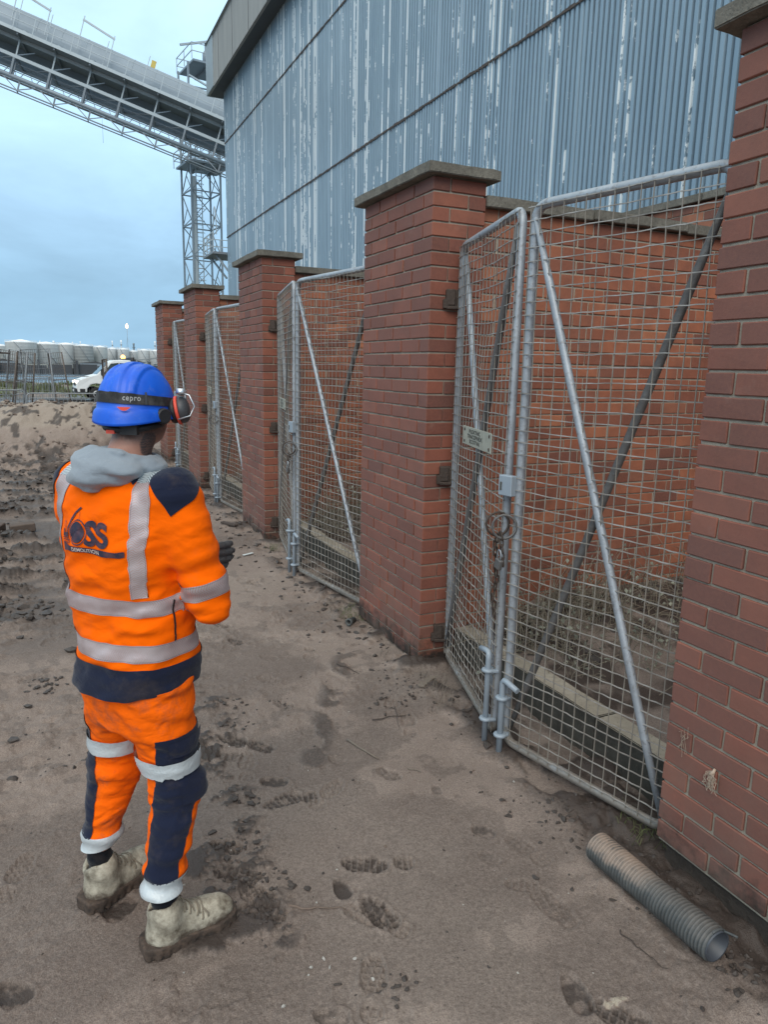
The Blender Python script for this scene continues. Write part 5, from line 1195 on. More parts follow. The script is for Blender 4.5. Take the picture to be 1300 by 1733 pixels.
M_blk = simple('black_rubber', (.016, .016, .018), .55, 0, .3, 20, .15, 60, True); M_cup = simple('ear_cup', (.055, .055, .06), .45, 0, .2, 20, 0, 40, True); M_red = simple('ear_ring_red', (.75, .085, .05), .5, 0, .1, 20, 0, 40, True)
M_glove = simple('glove_grey', (.055, .052, .055), .7, 0, .35, 40, .5, 160, True)
t = NT('boot_leather', .72, spec=.3); p = t.pos(True); n1 = t.noise(p, 16, 5, .7); n2 = t.noise(p, 70, 4, .7); z_ = t.sep(p)[2]
c = t.mix(t.mr(n1, .3, .65), (.105, .085, .060), (.50, .455, .365)); c = t.mix(t.mr(n2, .5, .75, 0, .45), c, (.12, .095, .07)); c = t.mix(t.mr(t.math('ADD', z_, t.mr(n1, .3, .7, -.03, .03)), .065, .03, 0, .85), c, (.085, .06, .045)); t.col(c); t.bump(n2, .35, .004); M_boot = t.m
t = NT('boot_sole', .85); p = t.pos(True); n1 = t.noise(p, 30, 5, .7); t.col(t.mix(t.mr(n1, .35, .7), (.030, .022, .018), (.12, .080, .058))); t.bump(n1, .6, .006); M_sole = t.m
M_lace = simple('lace', (.20, .17, .13), .85, 0, .3, 60, 0, 40, True); M_wirew = simple('bright_wire', (.62, .64, .66), .3, .8, .1, 20, 0, 40, True)

# --- body (one continuous mesh: head, neck, trunk, arms, legs)
HC = np.array([0.0, .085, 1.600])
def sd_body(P):
    Ph = P
    d = ell(Ph, HC+[0, 0, .01], (.079, .098, .104)); d = smin(d, ell(Ph, HC+[0, .035, -.062], (.056, .062, .058)), .035)
    d = smin(d, cap(Ph, HC+[0, .082, -.085], HC+[0, .088, -.088], .024, .022), .03); d = smin(d, cap(Ph, HC+[0, .094, -.005], HC+[0, .112, -.036], .011, .015), .02)
    for s in (-1, 1):
        e = ell(rot(Ph, HC+[s*.076, -.002, -.022], s*.35, 'Z'), HC+[s*.078, -.004, -.022], (.010, .022, .034)); e = smax(e, -ell(Ph, HC+[s*.088, .002, -.020], (.010, .010, .018)), .008); d = smin(d, e, .012)
        d = smax(d, -ell(Ph, HC+[s*.032, .098, .008], (.018, .014, .011)), .012); d = smin(d, ell(Ph, HC+[s*.032, .080, .008], (.013, .013, .013)), .004)
    d = smax(d, -cap(Ph, HC+[-.022, .108, -.062], HC+[.022, .108, -.062], .004, .004), .006)
    d = smin(d, cap(P, (0, .022, 1.40), (0, .066, 1.545), .066, .055), .03)
    d = smin(d, loft(P, [(.80, 0, .03, .14, .10), (.95, 0, .03, .14, .10), (1.15, 0, .03, .16, .10), (1.3, 0, .03, .165, .10), (1.42, 0, .03, .10, .07)]), .03)
    for s in (-1, 1):
        for a, b, r0, r1 in ARM(s): d = smin(d, cap(P, a, b, r0*.72, r1*.72), .03)
        for a, b, r0, r1 in LEG(s): d = smin(d, cap(P, a, b, r0*.72, r1*.68), .03)
    return d
def ARM(s):
    q_ = 1.0 if s > 0 else .80; sh = (s*(.178 if s > 0 else .165), .015, 1.372); ml = (s*.234*q_, .030, 1.21); el = (s*.258*q_, .060 if s > 0 else .10, 1.075)
    fm, wr = ((.160, .145, 1.085), (.042, .207, 1.125)) if s > 0 else ((-.17, .20, 1.08), (-.075, .275, 1.10))
    return [(sh, ml, .073, .066), (ml, el, .066, .061), (el, fm, .061, .050), (fm, wr, .052, .042)]
def LEG(s):
    if s > 0: hp, kn, cu = (.078, .03, .79), (.128, .045, .46), (.150, -.043, .195)
    else: hp, kn, cu = (-.078, .03, .79), (-.135, .05, .47), (-.154, -.016, .215)
    return [(hp, kn, .096, .075), (kn, cu, .075, .0545)]
V, F = surfnet(sd_body, (-.36, -.16, .16), (.36, .44, 1.74), .009, 2)
TW1, TW2 = 4.0, 20.0
def twist(V):
    a = np.radians(TW1*sm(V[:, 2], .86, 1.0)+(TW2-TW1)*sm(V[:, 2], 1.44, 1.52)); py = .03+.045*sm(V[:, 2], 1.44, 1.52); x, y = V[:, 0], V[:, 1]-py
    return np.stack([x*np.cos(a)-y*np.sin(a), x*np.sin(a)+y*np.cos(a)+py, V[:, 2]], 1)
def turn(o, deg, py):
    a = rad(deg); o.rotation_euler = (0, 0, a); o.location = (py*math.sin(a), py-py*math.cos(a), 0)
V = twist(V)
mpart('body', np_mesh('body', V, F, M_skin))

# --- jacket
JR = [(.785, 0, .035, .190, .158), (.86, 0, .035, .184, .150), (.95, 0, .032, .178, .140), (1.05, 0, .03, .178, .134), (1.15, 0, .024, .188, .135), (1.25, 0, .018, .198, .134), (1.33, 0, .018, .200, .128), (1.40, 0, .025, .165, .108), (1.425, 0, .032, .120, .086), (1.442, 0, .036, .085, .066)]
SNAP = {}
def sd_trousers_key(): return globals().get('sd_trousers')
def folds(P, amp):
    z = P[:, 2]; w = sm(np.abs(z-1.0), .25, .02)
    a = n3(P, 7, 7, 22, 301)*.9; b = n3(np.stack([P[:, 0]+.35*z, P[:, 1], z-.55*P[:, 0]], 1), 5, 5, 20, 302); c = n3(P, 16, 16, 9, 303)
    return amp*(a*(.5+w)+b*.9+c*.35)
def sd_jacket(P):
    d = loft(P, JR, 2.35)
    lat = None
    for s in (-1, 1):
        e = None
        for a, b, r0, r1 in ARM(s):
            q = cap(P, a, b, r0, r1); e = q if e is None else smin(e, q, .018)
        # creases bunched at the elbow and along the sleeve
        el = np.array(ARM(s)[1][1]); de = np.sqrt(((P-el)**2).sum(1)); u = (P-np.array(ARM(s)[0][0]))@np.array([s*.25, .2, -.95])
        e = e + .0065*np.sin(u*62+4*n3(P, 9, 9, 9, 311))*sm(de, .17, .03)*.8 + .010*n3(np.stack([P[:, 0], P[:, 1]*.6, P[:, 2]+.5*P[:, 1]], 1), 8, 8, 18, 312)
        wv = np.array(ARM(s)[3][1])-np.array(ARM(s)[2][1]); wv = wv/np.linalg.norm(wv); e = smax(e, (P-np.array(ARM(s)[3][1]))@wv+.012, .006)
        d = smin(d, e, .022)
    return d+folds(P, .019)
V, F = surfnet(sd_jacket, (-.37, -.17, .77), (.37, .37, 1.50), .0055, 2)
SNAP[sd_jacket] = BVHTree.FromPolygons([tuple(q) for q in V], [tuple(int(k) for k in q) for q in F])
JK = mpart('jacket', np_mesh('jacket', V, F, M_or)); turn(JK, TW1, .03)

def grid_patch(fn_pts, sdf, off, mat, name, par, uvs=None, it=5):
    """fn_pts: (m,n,3) guesses near the surface; they are laid onto it, `off` proud"""
    m_, n_ = fn_pts.shape[:2]; bv = SNAP.get(sdf)
    if sdf is sd_trousers_key(): P = fn_pts.reshape(-1, 3)
    else: P = project(sdf, fn_pts.reshape(-1, 3), it, 1.0, .02)
    g = grad(sdf, P); g /= np.maximum(np.linalg.norm(g, axis=1), 1e-6)[:, None]
    if bv is not None:
        N_ = np.zeros_like(P)
        for i in range(len(P)):
            lo_, no_, _i, _d = bv.find_nearest(Vector(P[i])); P[i] = lo_; N_[i] = no_
        N_ = N_.reshape(m_, n_, 3); P = P.reshape(m_, n_, 3)
        for _ in range(2):
            N2 = N_.copy(); N2[1:-1] += N_[:-2]+N_[2:]; N2[:, 1:-1] += N_[:, :-2]+N_[:, 2:]; N_ = N2/np.linalg.norm(N2, axis=2)[..., None]
        g = N_.reshape(-1, 3); P = P.reshape(-1, 3)
    P = P+g*off
    I = np.arange(m_*n_).reshape(m_, n_); Q = np.stack([I[:-1, :-1].ravel(), I[:-1, 1:].ravel(), I[1:, 1:].ravel(), I[1:, :-1].ravel()], 1)
    # make the faces look outwards
    c = P[Q]; nn = np.cross(c[:, 1]-c[:, 0], c[:, 3]-c[:, 0]); gg = g[Q[:, 0]]
    if ((nn*gg).sum(1)).mean() < 0: Q = Q[:, ::-1]
    me = np_mesh(name, P, Q, mat)
    if uvs is not None: set_uv(me, uvs.reshape(-1, 2))
    return link(name, me, par)
def tape_strip(path, width, sdf, off, mat, name, par, n=60, across=7, side=None, wav=0):
    path = np.array(path, float); s_ = np.r_[0, np.cumsum(np.linalg.norm(np.diff(path, axis=0), axis=1))]; u = np.linspace(0, s_[-1], n); C_ = np.stack([np.interp(u, s_, path[:, k]) for k in range(3)], 1)
    for _ in range(3): C_[1:-1] = .25*C_[:-2]+.5*C_[1:-1]+.25*C_[2:]
    C_ = project(sdf, C_, 5, 1, .02); g = grad(sdf, C_); 
    for _ in range(6): g[1:-1] = .25*g[:-2]+.5*g[1:-1]+.25*g[2:]
    g /= np.linalg.norm(g, axis=1)[:, None]; T = np.gradient(C_, axis=0); 
    for _ in range(4): T[1:-1] = .25*T[:-2]+.5*T[1:-1]+.25*T[2:]
    T /= np.linalg.norm(T, axis=1)[:, None]; S = np.cross(g, T) if side is None else np.repeat(np.array([side], float), n, 0); S /= np.linalg.norm(S, axis=1)[:, None]
    v = np.linspace(-.5, .5, across); P = C_[:, None]+S[:, None]*(v*width)[None, :, None]; L = np.r_[0, np.cumsum(np.linalg.norm(np.diff(C_, axis=0), axis=1))]
    uvs = np.stack(np.broadcast_arrays(L[:, None], (v+.5)[None]), -1)
    return grid_patch(P, sdf, off, mat, name, par, uvs)
def hoop(sdf, zf, cx, cy, a, b, width, mat, name, par, off=.0022, t0=0, t1=2*math.pi, n=140, across=7):
    th_ = np.linspace(t0, t1, n); P = np.stack([cx+a*np.cos(th_), cy+b*np.sin(th_), zf(th_) if callable(zf) else np.full(n, zf)], 1)
    return tape_strip(P, width, sdf, off, mat, name, par, n, across, side=(0, 0, 1))
# two hoops round the trunk, two braces over the shoulders, a band round each sleeve
hoop(sd_jacket, 1.058, 0, .03, .188, .138, .050, M_tape, 'reflective_tape', JK)
hoop(sd_jacket, .930, 0, .033, .187, .143, .050, M_tape, 'reflective_tape', JK)
for s in (-1, 1):
    tape_strip([(s*(.150 if s > 0 else .172), -.10, 1.083), (s*(.152 if s > 0 else .176), -.105, 1.18), (s*(.154 if s > 0 else .174), -.10, 1.27), (s*(.152 if s > 0 else .164), -.085, 1.340), (s*.143, -.035, 1.400)], .056, sd_jacket, .0024, M_tape, 'reflective_tape', JK, 50, 7, side=(1, 0, 0))
    tape_strip([(s*.143, -.040, 1.398), (s*.138, .0, 1.415), (s*.132, .045, 1.41), (s*.125, .10, 1.375)], .058, sd_jacket, .0030, M_tapen, 'chevron_tape', JK, 40, 7, side=(1, 0, 0))
    a, b = np.array(ARM(s)[0][1]), np.array(ARM(s)[1][1]); c_ = a*.28+b*.72; ax_ = (b-a)/np.linalg.norm(b-a); u_ = np.cross(ax_, [0, 1, 0]); u_ /= np.linalg.norm(u_); w_ = np.cross(ax_, u_)
    th_ = np.linspace(0, 2*math.pi, 90); PP = c_+.068*(np.cos(th_)[:, None]*u_+np.sin(th_)[:, None]*w_)
    tape_strip(PP, .05, sd_jacket, .0022, M_tape, 'reflective_tape', JK, 90, 7, side=tuple(ax_))
    # navy shoulder panel, pointed at the back
    A = np.array([(s*.172, -.040, 1.395), (s*.240, -.070, 1.325), (s*.262, .005, 1.365), (s*.165, .075, 1.400)])
    uu, vv = np.meshgrid(np.linspace(0, 1, 26), np.linspace(0, 1, 26), indexing='ij'); PP = (A[0]*((1-uu)*(1-vv))[..., None]+A[1]*(uu*(1-vv))[..., None]+A[2]*(uu*vv)[..., None]+A[3]*((1-uu)*vv)[..., None])
    grid_patch(PP, sd_jacket, .0034, M_nv, 'shoulder_panel', JK, None, 7)
    # collar panel between brace and neck
    A = np.array([(s*.062, -.045, 1.455), (s*.112, -.062, 1.405), (s*.108, .05, 1.425), (s*.065, .03, 1.46)])
    PP = (A[0]*((1-uu)*(1-vv))[..., None]+A[1]*(uu*(1-vv))[..., None]+A[2]*(uu*vv)[..., None]+A[3]*((1-uu)*vv)[..., None])
    grid_patch(PP, sd_jacket, .0018, M_nv, 'collar_panel', JK, None, 7)
# navy hem
th_ = np.linspace(0, 2*math.pi, 150); zz_ = np.linspace(.792, .885, 12); PP = np.stack([np.stack([.190*np.cos(th_), .035+.158*np.sin(th_), np.full(150, z)], 1) for z in zz_], 0); grid_patch(PP, sd_jacket, .0035, M_nv, 'hem_band', JK)
# zip at the right side seam
tape_strip([(.187, .0, 1.08), (.19, .0, 1.02), (.19, .0, .955)], .006, sd_jacket, .0035, M_blk, 'side_zip', JK, 16, 3)
# lettering and emblem on the back
def on_back(Vs, Fs, cx, cz, name, mat, off, par, shear=0.0):
    P = np.array([(cx+v[0]*LSC, -.125, cz+v[1]*LSC+shear*v[0]) for v in Vs]); P = project(sd_jacket, P, 6, 1, .02); g = grad(sd_jacket, P); g /= np.linalg.norm(g, axis=1)[:, None]; P += g*off
    me = bpy.data.meshes.new(name); me.from_pydata([tuple(q) for q in P], [], Fs); me.materials.append(mat); me.update(); return link(name, me, par)
t = NT('print_navy', .7); p = t.pos(True); t.col(t.mix(t.mr(t.noise(p, 26, 4, .6), .42, .66), (.020, .020, .045), (.115, .045, .055))); M_print = t.m; M_printw = simple('print_white', (.62, .50, .46), .7, 0, .2, 40, 0, 40, True)
LCX, LCZ = -.040, 1.262; LSC = .93
def dice(poly, n=1): return poly
V, Fs = text_mesh('SS', .098, .0042, 'LEFT', 0, .98); on_back([(v.x*.98+.030, v.y-.030) for v in V], Fs, LCX, LCZ, 'emblem_letters', M_print, .0032, JK)
def disc(cx, cz, r, n=28, r0=0.0):
    if r0 == 0: return [(cx, cz)]+[(cx+r*math.cos(2*math.pi*k/n), cz+r*1.06*math.sin(2*math.pi*k/n)) for k in range(n)], [(0, k+1, (k+1) % n+1) for k in range(n)]
    v = [(cx+q*math.cos(2*math.pi*k/n), cz+q*1.06*math.sin(2*math.pi*k/n)) for q in (r0, r) for k in range(n)]; return v, [(k, (k+1) % n, n+(k+1) % n, n+k) for k in range(n)]
V, Fs = disc(-.005, .004, .031); on_back(V, Fs, LCX, LCZ, 'emblem_ball', M_print, .0032, JK)
V, Fs = disc(-.002, .004, .0385, 28, .0350); on_back(V, Fs, LCX, LCZ, 'emblem_ring', M_print, .0034, JK)
EV = []; EF = []
def rect(pts): b = len(EV); EV.extend(pts); EF.append(tuple(range(b, b+len(pts))))
rect([(-.085, -.018), (-.052, -.018), (-.052, -.004), (-.085, -.004)]); rect([(-.085, -.004), (-.076, -.004), (-.076, .010), (-.085, .012)])      # machine house
for k in range(4):
    for q in ((-.083, .016, -.0805, .028), (-.072, .004, -.0695, .028)): rect([(q[0], q[1]), (q[2], q[1]), (q[2], q[3]), (q[0], q[3])]) if k == 0 else None
rect([(-.083, .028), (-.069, .026), (-.069, .0285), (-.083, .0305)])
rect([(-.087, -.036), (-.047, -.036), (-.045, -.033), (-.089, -.033)]); rect([(-.087, -.022), (-.047, -.022), (-.047, -.0195), (-.087, -.0195)])    # track
for k in range(5): rect([(-.086+.009*k, -.032), (-.080+.009*k, -.032), (-.080+.009*k, -.024), (-.086+.009*k, -.024)])
boom = [(-.057, -.010), (-.053, .012), (-.040, .040), (-.022, .060), (.004, .078)]
for a, b in zip(boom[:-1], boom[1:]): rect([(a[0]-.003, a[1]+.002), (a[0]+.0035, a[1]-.002), (b[0]+.003, b[1]-.0025), (b[0]-.003, b[1]+.002)])
rect([(-.001, .046), (.0005, .046), (.0005, .066), (-.001, .066)]); rect([(-.064, -.016), (-.048, -.016), (-.050, -.002), (-.060, .0)])
on_back(EV, EF, LCX, LCZ, 'emblem_machine', M_print, .0033, JK)
BV = []; BF = []
nb = 24
for k in range(nb+1): x = -.087+.264*k/nb; BV += [(x, -.060), (x, -.041)]
BF = [(2*k, 2*k+2, 2*k+3, 2*k+1) for k in range(nb)]; on_back(BV, BF, LCX, LCZ, 'emblem_bar', M_print, .0032, JK)
V, Fs = text_mesh('DEMOLITION', .0175, .0004, 'CENTER', 0, 1.0); on_back([(v.x*1.0+.030, v.y-.0565) for v in V], Fs, LCX, LCZ, 'emblem_lettering', M_printw, .0042, JK)

# --- trousers
def sd_legs(P, cut=True):
    legs = None
    for s in (-1, 1):
        (hp, kn, r0, r1), (kn2, cu, r2, r3) = LEG(s); ex = 0 if cut else .3; cu2 = np.array(cu)+(np.array(cu)-np.array(kn))*ex; e = smin(cap(P, hp, kn, r0, r1), cap(P, kn2, cu2, r2, r3-(r2-r3)*ex), .03)
        z = P[:, 2]; k = sm(np.abs(z-.47), .16, .02); c = sm(z, .36, .24)
        e = e + (.009*k+.008)*2*n3(np.stack([P[:, 0]+.3*z*s, P[:, 1]+.3*z, z], 1), 9, 9, 26, 320+s, 3) + c*.006*np.sin(z*95+5*n3(P, 8, 8, 8, 331)) + .007*n3(P, 14, 14, 8, 332) + .006*sm(z, .52, .70)*np.sin(z*70+s*P[:, 0]*60+6*n3(P, 7, 7, 7, 334))
        if cut: e = smax(e, (cu[2]+.004)-z, .006)
        legs = e if legs is None else smin(legs, e, .022)
    return legs
def sd_band(P): return sd_legs(P, False)
def sd_trousers(P):
    d = loft(P, [(.66, 0, .03, .15, .11), (.74, 0, .03, .168, .124), (.84, 0, .035, .158, .122), (.93, 0, .035, .145, .110)], 2.3)
    legs = None
    for s in (-1, 1):
        (hp, kn, r0, r1), (kn2, cu, r2, r3) = LEG(s); e = smin(cap(P, hp, kn, r0, r1), cap(P, kn2, cu, r2, r3), .03)
        z = P[:, 2]; k = sm(np.abs(z-.47), .16, .02); c = sm(z, .36, .24)
        e = e + (.010*k+.006)*2*n3(np.stack([P[:, 0]+.3*z*s, P[:, 1]+.3*z, z], 1), 9, 9, 24, 320+s, 2) + c*.007*np.sin(z*95+5*n3(P, 8, 8, 8, 331)) + .006*n3(P, 14, 14, 8, 332)
        e = smax(e, (cu[2]-.002+.014*n3(P, 22, 22, 1, 333))-z, .006); legs = e if legs is None else smin(legs, e, .022)
    d = smin(d, sd_legs(P), .045); return d+.010*n3(np.stack([P[:, 0], P[:, 1], P[:, 2]+.7*np.abs(P[:, 0])], 1), 6, 6, 18, 340)*sm(P[:, 2], .5, .62)
V, F = surfnet(sd_trousers, (-.29, -.16, .16), (.29, .24, .95), .0055, 2)
SNAP[sd_trousers] = BVHTree.FromPolygons([tuple(q) for q in V], [tuple(int(k) for k in q) for q in F])
TR = mpart('trousers', np_mesh('trousers', V, F, M_ort))
def leg_patch(s, za, zb, ta, tb, mat, name, off=.002, n=44, nt_=40, sdf=None):
    """a panel on one leg between heights za(theta), zb(theta) and angles ta(z), tb(z); theta 0 = outward, +90 deg = front"""
    (hp, kn, r0, r1), (kn2, cu, r2, r3) = LEG(s); u = np.linspace(0, 1, n); w = np.linspace(0, 1, nt_); PP = np.zeros((n, nt_, 3)); UV = np.zeros((n, nt_, 2))
    for j in range(n):
        for i in range(nt_):
            z = za+(zb-za)*u[j]; a_, b_ = (ta(z) if callable(ta) else ta), (tb(z) if callable(tb) else tb); th2 = rad(a_+(b_-a_)*w[i])
            if z > kn[2]: t_ = (z-kn[2])/(hp[2]-kn[2]); c_ = np.array(kn)*(1-t_)+np.array(hp)*t_; r_ = r1+(r0-r1)*t_
            else: t_ = (z-cu[2])/(kn[2]-cu[2]); c_ = np.array(cu)*(1-t_)+np.array(kn)*t_; r_ = r3+(r2-r3)*t_
            r_ += .012; PP[j, i] = (c_[0]+s*r_*math.cos(th2), c_[1]+r_*math.sin(th2), z); UV[j, i] = (r_*th2, u[j])
    return grid_patch(PP, sdf or sd_trousers, off, mat, name, TR, UV, 4)
for s in (1, -1):
    kz = .0 if s > 0 else .0
    ta_ = lambda z: float(np.interp(z, [.28, .45, .56, .66], [-104, -98, -72, -56]))
    leg_patch(s, .452, .665, ta_, lambda z: float(np.interp(z, [.45, .66], [92, 74])), M_nv, 'side_panel', .0030, 44, 60)
    leg_patch(s, LEG(s)[1][1][2]+.040, .456, ta_, lambda z: float(np.interp(z, [.27, .45], [-10, 4])), M_nv, 'side_panel', .0027, 40, 40)
    b0 = leg_patch(s, .538, .588, -170, 170, M_tapep, 'reflective_band', .0092, 8, 90)
    b1 = leg_patch(s, LEG(s)[1][1][2]-.004, LEG(s)[1][1][2]+.046, -180, 180, M_tapep, 'reflective_band', .0026, 10, 100, sd_band)
    pk = leg_patch(s, .605, .655, -38, 44, M_nv, 'pocket_flap', .0098, 8, 30)
    leg_patch(s, .450, .524, -30, 52, M_nv, 'cargo_pocket', .0058, 12, 30)
V, Fs = text_mesh('LEE', .020, .0008, 'CENTER')
(hp, kn, r0, r1) = LEG(1)[0]
P = []
for v in V:
    z = .625+v.y; th2 = rad(36)+v.x/.1; t_ = (z-kn[2])/(hp[2]-kn[2]); c_ = np.array(kn)*(1-t_)+np.array(hp)*t_; P.append((c_[0]+.105*math.cos(th2), c_[1]+.105*math.sin(th2), z))
P = np.array(P); P = project(sd_trousers, P, 5, 1, .02); g = grad(sd_trousers, P); g /= np.linalg.norm(g, axis=1)[:, None]; P += g*.0125
me = bpy.data.meshes.new('pocket_lettering'); me.from_pydata([tuple(q) for q in P], [], Fs); me.materials.append(M_printw); me.update(); link('pocket_lettering', me, TR)

# --- socks and boots
def boot(s):
    cu = np.array(LEG(s)[1][1]); ang = rad(-24 if s > 0 else -4)      # toe direction turned outward
    hx, hy = (.147, -.075) if s > 0 else (-.160, -.05)
    c, sn = math.cos(ang), math.sin(ang)
    def L(P): x, y = P[:, 0]-hx, P[:, 1]-hy; return np.stack([x*c-y*sn*-1*-1 if False else (x*c+y*sn)/.93, (-x*sn+y*c)/.89, P[:, 2]], 1)     # local: y along the foot, heel at 0
    def out_(p): return np.array([hx+p[0]*.93*c-p[1]*.89*sn, hy+p[0]*.93*sn+p[1]*.89*c, p[2]])
    zt = .185 if s > 0 else .20
    def sd_sock(P):
        Q = L(P); d = cap(Q, (0, .035, .05), (0, .034, zt+.06), .042, .038); d = smax(d, Q[:, 2]-(zt+.032), .005); return d+.004*np.sin(Q[:, 2]*110+3*n3(Q, 20, 20, 10, 350))*1.0+.004*n3(Q, 18, 18, 30, 351)
    lo, hi = out_((0, .09, 0))-[.2, .2, 0], out_((0, .09, 0))+[.2, .2, 0]
    V, F = surfnet(sd_sock, (hx-.12, hy-.1, .04), (hx+.12, hy+.15, zt+.075), .0065, 1); mpart('sock', np_mesh('sock', V, F, M_bk))
    def sd_boot(P):
        Q = L(P); d = cap(Q, (0, .035, .045), (0, .032, .135), .050, .053)
        d = smin(d, ell(Q, (0, .030, .05), (.047, .060, .055)), .02); d = smin(d, cap(Q, (0, .06, .075), (0, .165, .052), .052, .044, (1, 1, 1)), .04)
        d = smin(d, ell(Q, (.004, .205, .050), (.050, .066, .042)), .03); d = smin(d, ell(Q, (.002, .12, .04), (.046, .10, .04)), .02)
        d = smin(d, cap(Q, (-.022, .035, .118), (.022, .035, .118), .044, .044), .02)
        d = smax(d, -cap(Q, (0, .032, .10), (0, .030, .30), .042, .047), .008)
        d = smax(d, Q[:, 2]-(.142+.10*Q[:, 1]+.02*np.sin(Q[:, 0]*40)), .008); d = smax(d, .018-Q[:, 2], .004)
        seam = np.abs(Q[:, 1]-.165-.3*(Q[:, 2]-.05)); d = d+.0022*sm(seam, .006, .0)-.003*sm(Q[:, 1], .155, .175)*sm(Q[:, 2], .02, .05)
        return d+.006*n3(Q, 22, 30, 26, 360+s, 3)+.004*np.sin(Q[:, 1]*110+Q[:, 2]*60)*sm(np.abs(Q[:, 1]-.125), .04, .0)*sm(Q[:, 2], .05, .075)*.5
    V, F = surfnet(sd_boot, (hx-.22, hy-.22, .0), (hx+.30, hy+.33, .19), .0055, 2)
    b = mpart('boot', np_mesh('boot', V, F, M_boot))
    def sd_sole(P):
        Q = L(P); y = Q[:, 1]; w = np.interp(y, [-.04, 0, .06, .12, .20, .26, .29], [.040, .058, .055, .055, .066, .054, .028])
        q = np.sqrt((np.maximum(np.abs(Q[:, 0]-.003*0)-w+.012, 0))**2+(np.maximum(np.abs(y-.118)-.150, 0))**2)-.014
        top = .041+.010*sm(y, .02, -.03)*0+.008*sm(y, .2, .29); bot = .001+.012*sm(y, .21, .29)
        d = smax(q, np.maximum(Q[:, 2]-top, bot-Q[:, 2]), .004); tread = np.where(np.mod(y, .030) < .012, .004, 0)*sm(Q[:, 2], .024, .016); return d+tread+.003*n3(Q, 40, 40, 40, 370)
    V, F = surfnet(sd_sole, (hx-.24, hy-.24, -.012), (hx+.32, hy+.35, .055), .0045, 1); link('sole', np_mesh('sole', V, F, M_sole), b)
    m = MB()
    for k in range(5):
        y = .062+.022*k; z = None
        for q in (-1, 1):
            P = np.array([out_((q*.034*(1-u)-q*.030*u, y+.018*u, .128-.016*k)) for u in np.linspace(0, 1, 7)]); P = project(sd_boot, P, 5, 1, .03); g = grad(sd_boot, P); g /= np.linalg.norm(g, axis=1)[:, None]; P += g*.002; m.tube([tuple(p_) for p_ in P], .0027, 5)
    for q in (-1, 1):
        P = np.array([out_((q*(.005+.02*u), .075+.02*math.sin(u*5), .15-.05*u)) for u in np.linspace(0, 1, 8)]); P = project(sd_boot, P, 4, 1, .03); g = grad(sd_boot, P); g /= np.linalg.norm(g, axis=1)[:, None]; P += g*.004; m.tube([tuple(p_) for p_ in P], .0024, 5)
    m.build('laces', M_lace, b)
boot(1); boot(-1)

# --- gloves: palm, four unequal bent fingers and a thumb leaving the side
def glove(s):
    wr = np.array(ARM(s)[3][1]); fwd = np.array([.62, .78, -.04]) if s > 0 else np.array([.85, .45, .0]); fwd /= np.linalg.norm(fwd); up = np.array([0, 0, 1.]) - fwd*fwd[2]; up /= np.linalg.norm(up); inn = np.cross(fwd, up)*(-s); inn = inn if inn[0]*-s > 0 else -inn
    # the palm faces inward, thumb uppermost: fingers are stacked from index (top) to little (bottom)
    W_ = lambda f, u, i: wr+fwd*f+up*u+inn*i
    segs = []
    def sd(P):
        d = cap(P, W_(-.05, 0, 0), W_(.0, 0, 0), .036, .032); pl = None
        for u in (.028, .009, -.010, -.028):
            q = cap(P, W_(.0, u*.75, 0), W_(.085, u*1.1, -.002), .017, .0145); pl = q if pl is None else smin(pl, q, .012)
        d = smin(d, pl, .02)
        for k, (u, ln) in enumerate(((.033, .070), (.011, .078), (-.011, .072), (-.031, .056))):
            b0 = W_(.085, u, -.002); b1 = W_(.085+ln*.45, u*1.05, .006); b2 = W_(.085+ln*.78, u*1.03, .020); b3 = W_(.085+ln*.95, u, .036)
            q = smin(smin(cap(P, b0, b1, .0125, .0118), cap(P, b1, b2, .0118, .0112), .004), cap(P, b2, b3, .0112, .0095), .004); d = smin(d, q, .0045)
        t0, t1, t2 = W_(.012, .030, .010), W_(.050, .055, .030), W_(.085, .058, .042); d = smin(d, smin(cap(P, t0, t1, .017, .0135), cap(P, t1, t2, .0135, .0105), .004), .008)
        return d+.002*n3(P, 60, 60, 60, 380)
    lo = wr-.19; hi = wr+.19; V, F = surfnet(sd, lo, hi, .0036, 1); turn(mpart('glove', np_mesh('glove', V, F, M_glove)), TW1, .03)
glove(1); glove(-1)

# --- hood of the grey sweatshirt, bunched behind the neck
def sd_hood(P):
    Q = P-np.array([0, .025, 1.460]); th2 = np.arctan2(Q[:, 1], Q[:, 0]); rr3 = np.sqrt((Q[:, 0]/1.12)**2+(Q[:, 1]/1.0)**2); zc = -.012-.17*(.64*Q[:, 0]+.77*Q[:, 1])
    d = np.sqrt((rr3-.078)**2+((Q[:, 2]-zc)*.85)**2)-.025
    d = smin(d, ell(P, (.004, -.072, 1.438), (.092, .046, .040)), .03); d = smin(d, ell(P, (-.022, -.090, 1.412), (.058, .040, .034)), .025); d = smin(d, ell(P, (.050, -.062, 1.424), (.055, .036, .030)), .03); d = smin(d, ell(P, (-.01, -.058, 1.468), (.072, .034, .024)), .025)
    d = smax(d, -cap(P, (0, .03, 1.38), (0, .085, 1.62), .064, .070), .014)
    f_ = .024*n3(np.stack([P[:, 0], P[:, 1], P[:, 2]+.25*P[:, 0]], 1), 9, 12, 26, 390, 3) + .006*np.sin(P[:, 2]*120+P[:, 0]*30+6*n3(P, 10, 10, 10, 391))*sm(np.abs(P[:, 1]+.09), .06, .0)
    return d+f_
V, F = surfnet(sd_hood, (-.20, -.18, 1.36), (.20, .16, 1.56), .0058, 2); turn(mpart('hood', np_mesh('hood', V, F, M_hood)), TW1+4, .03)

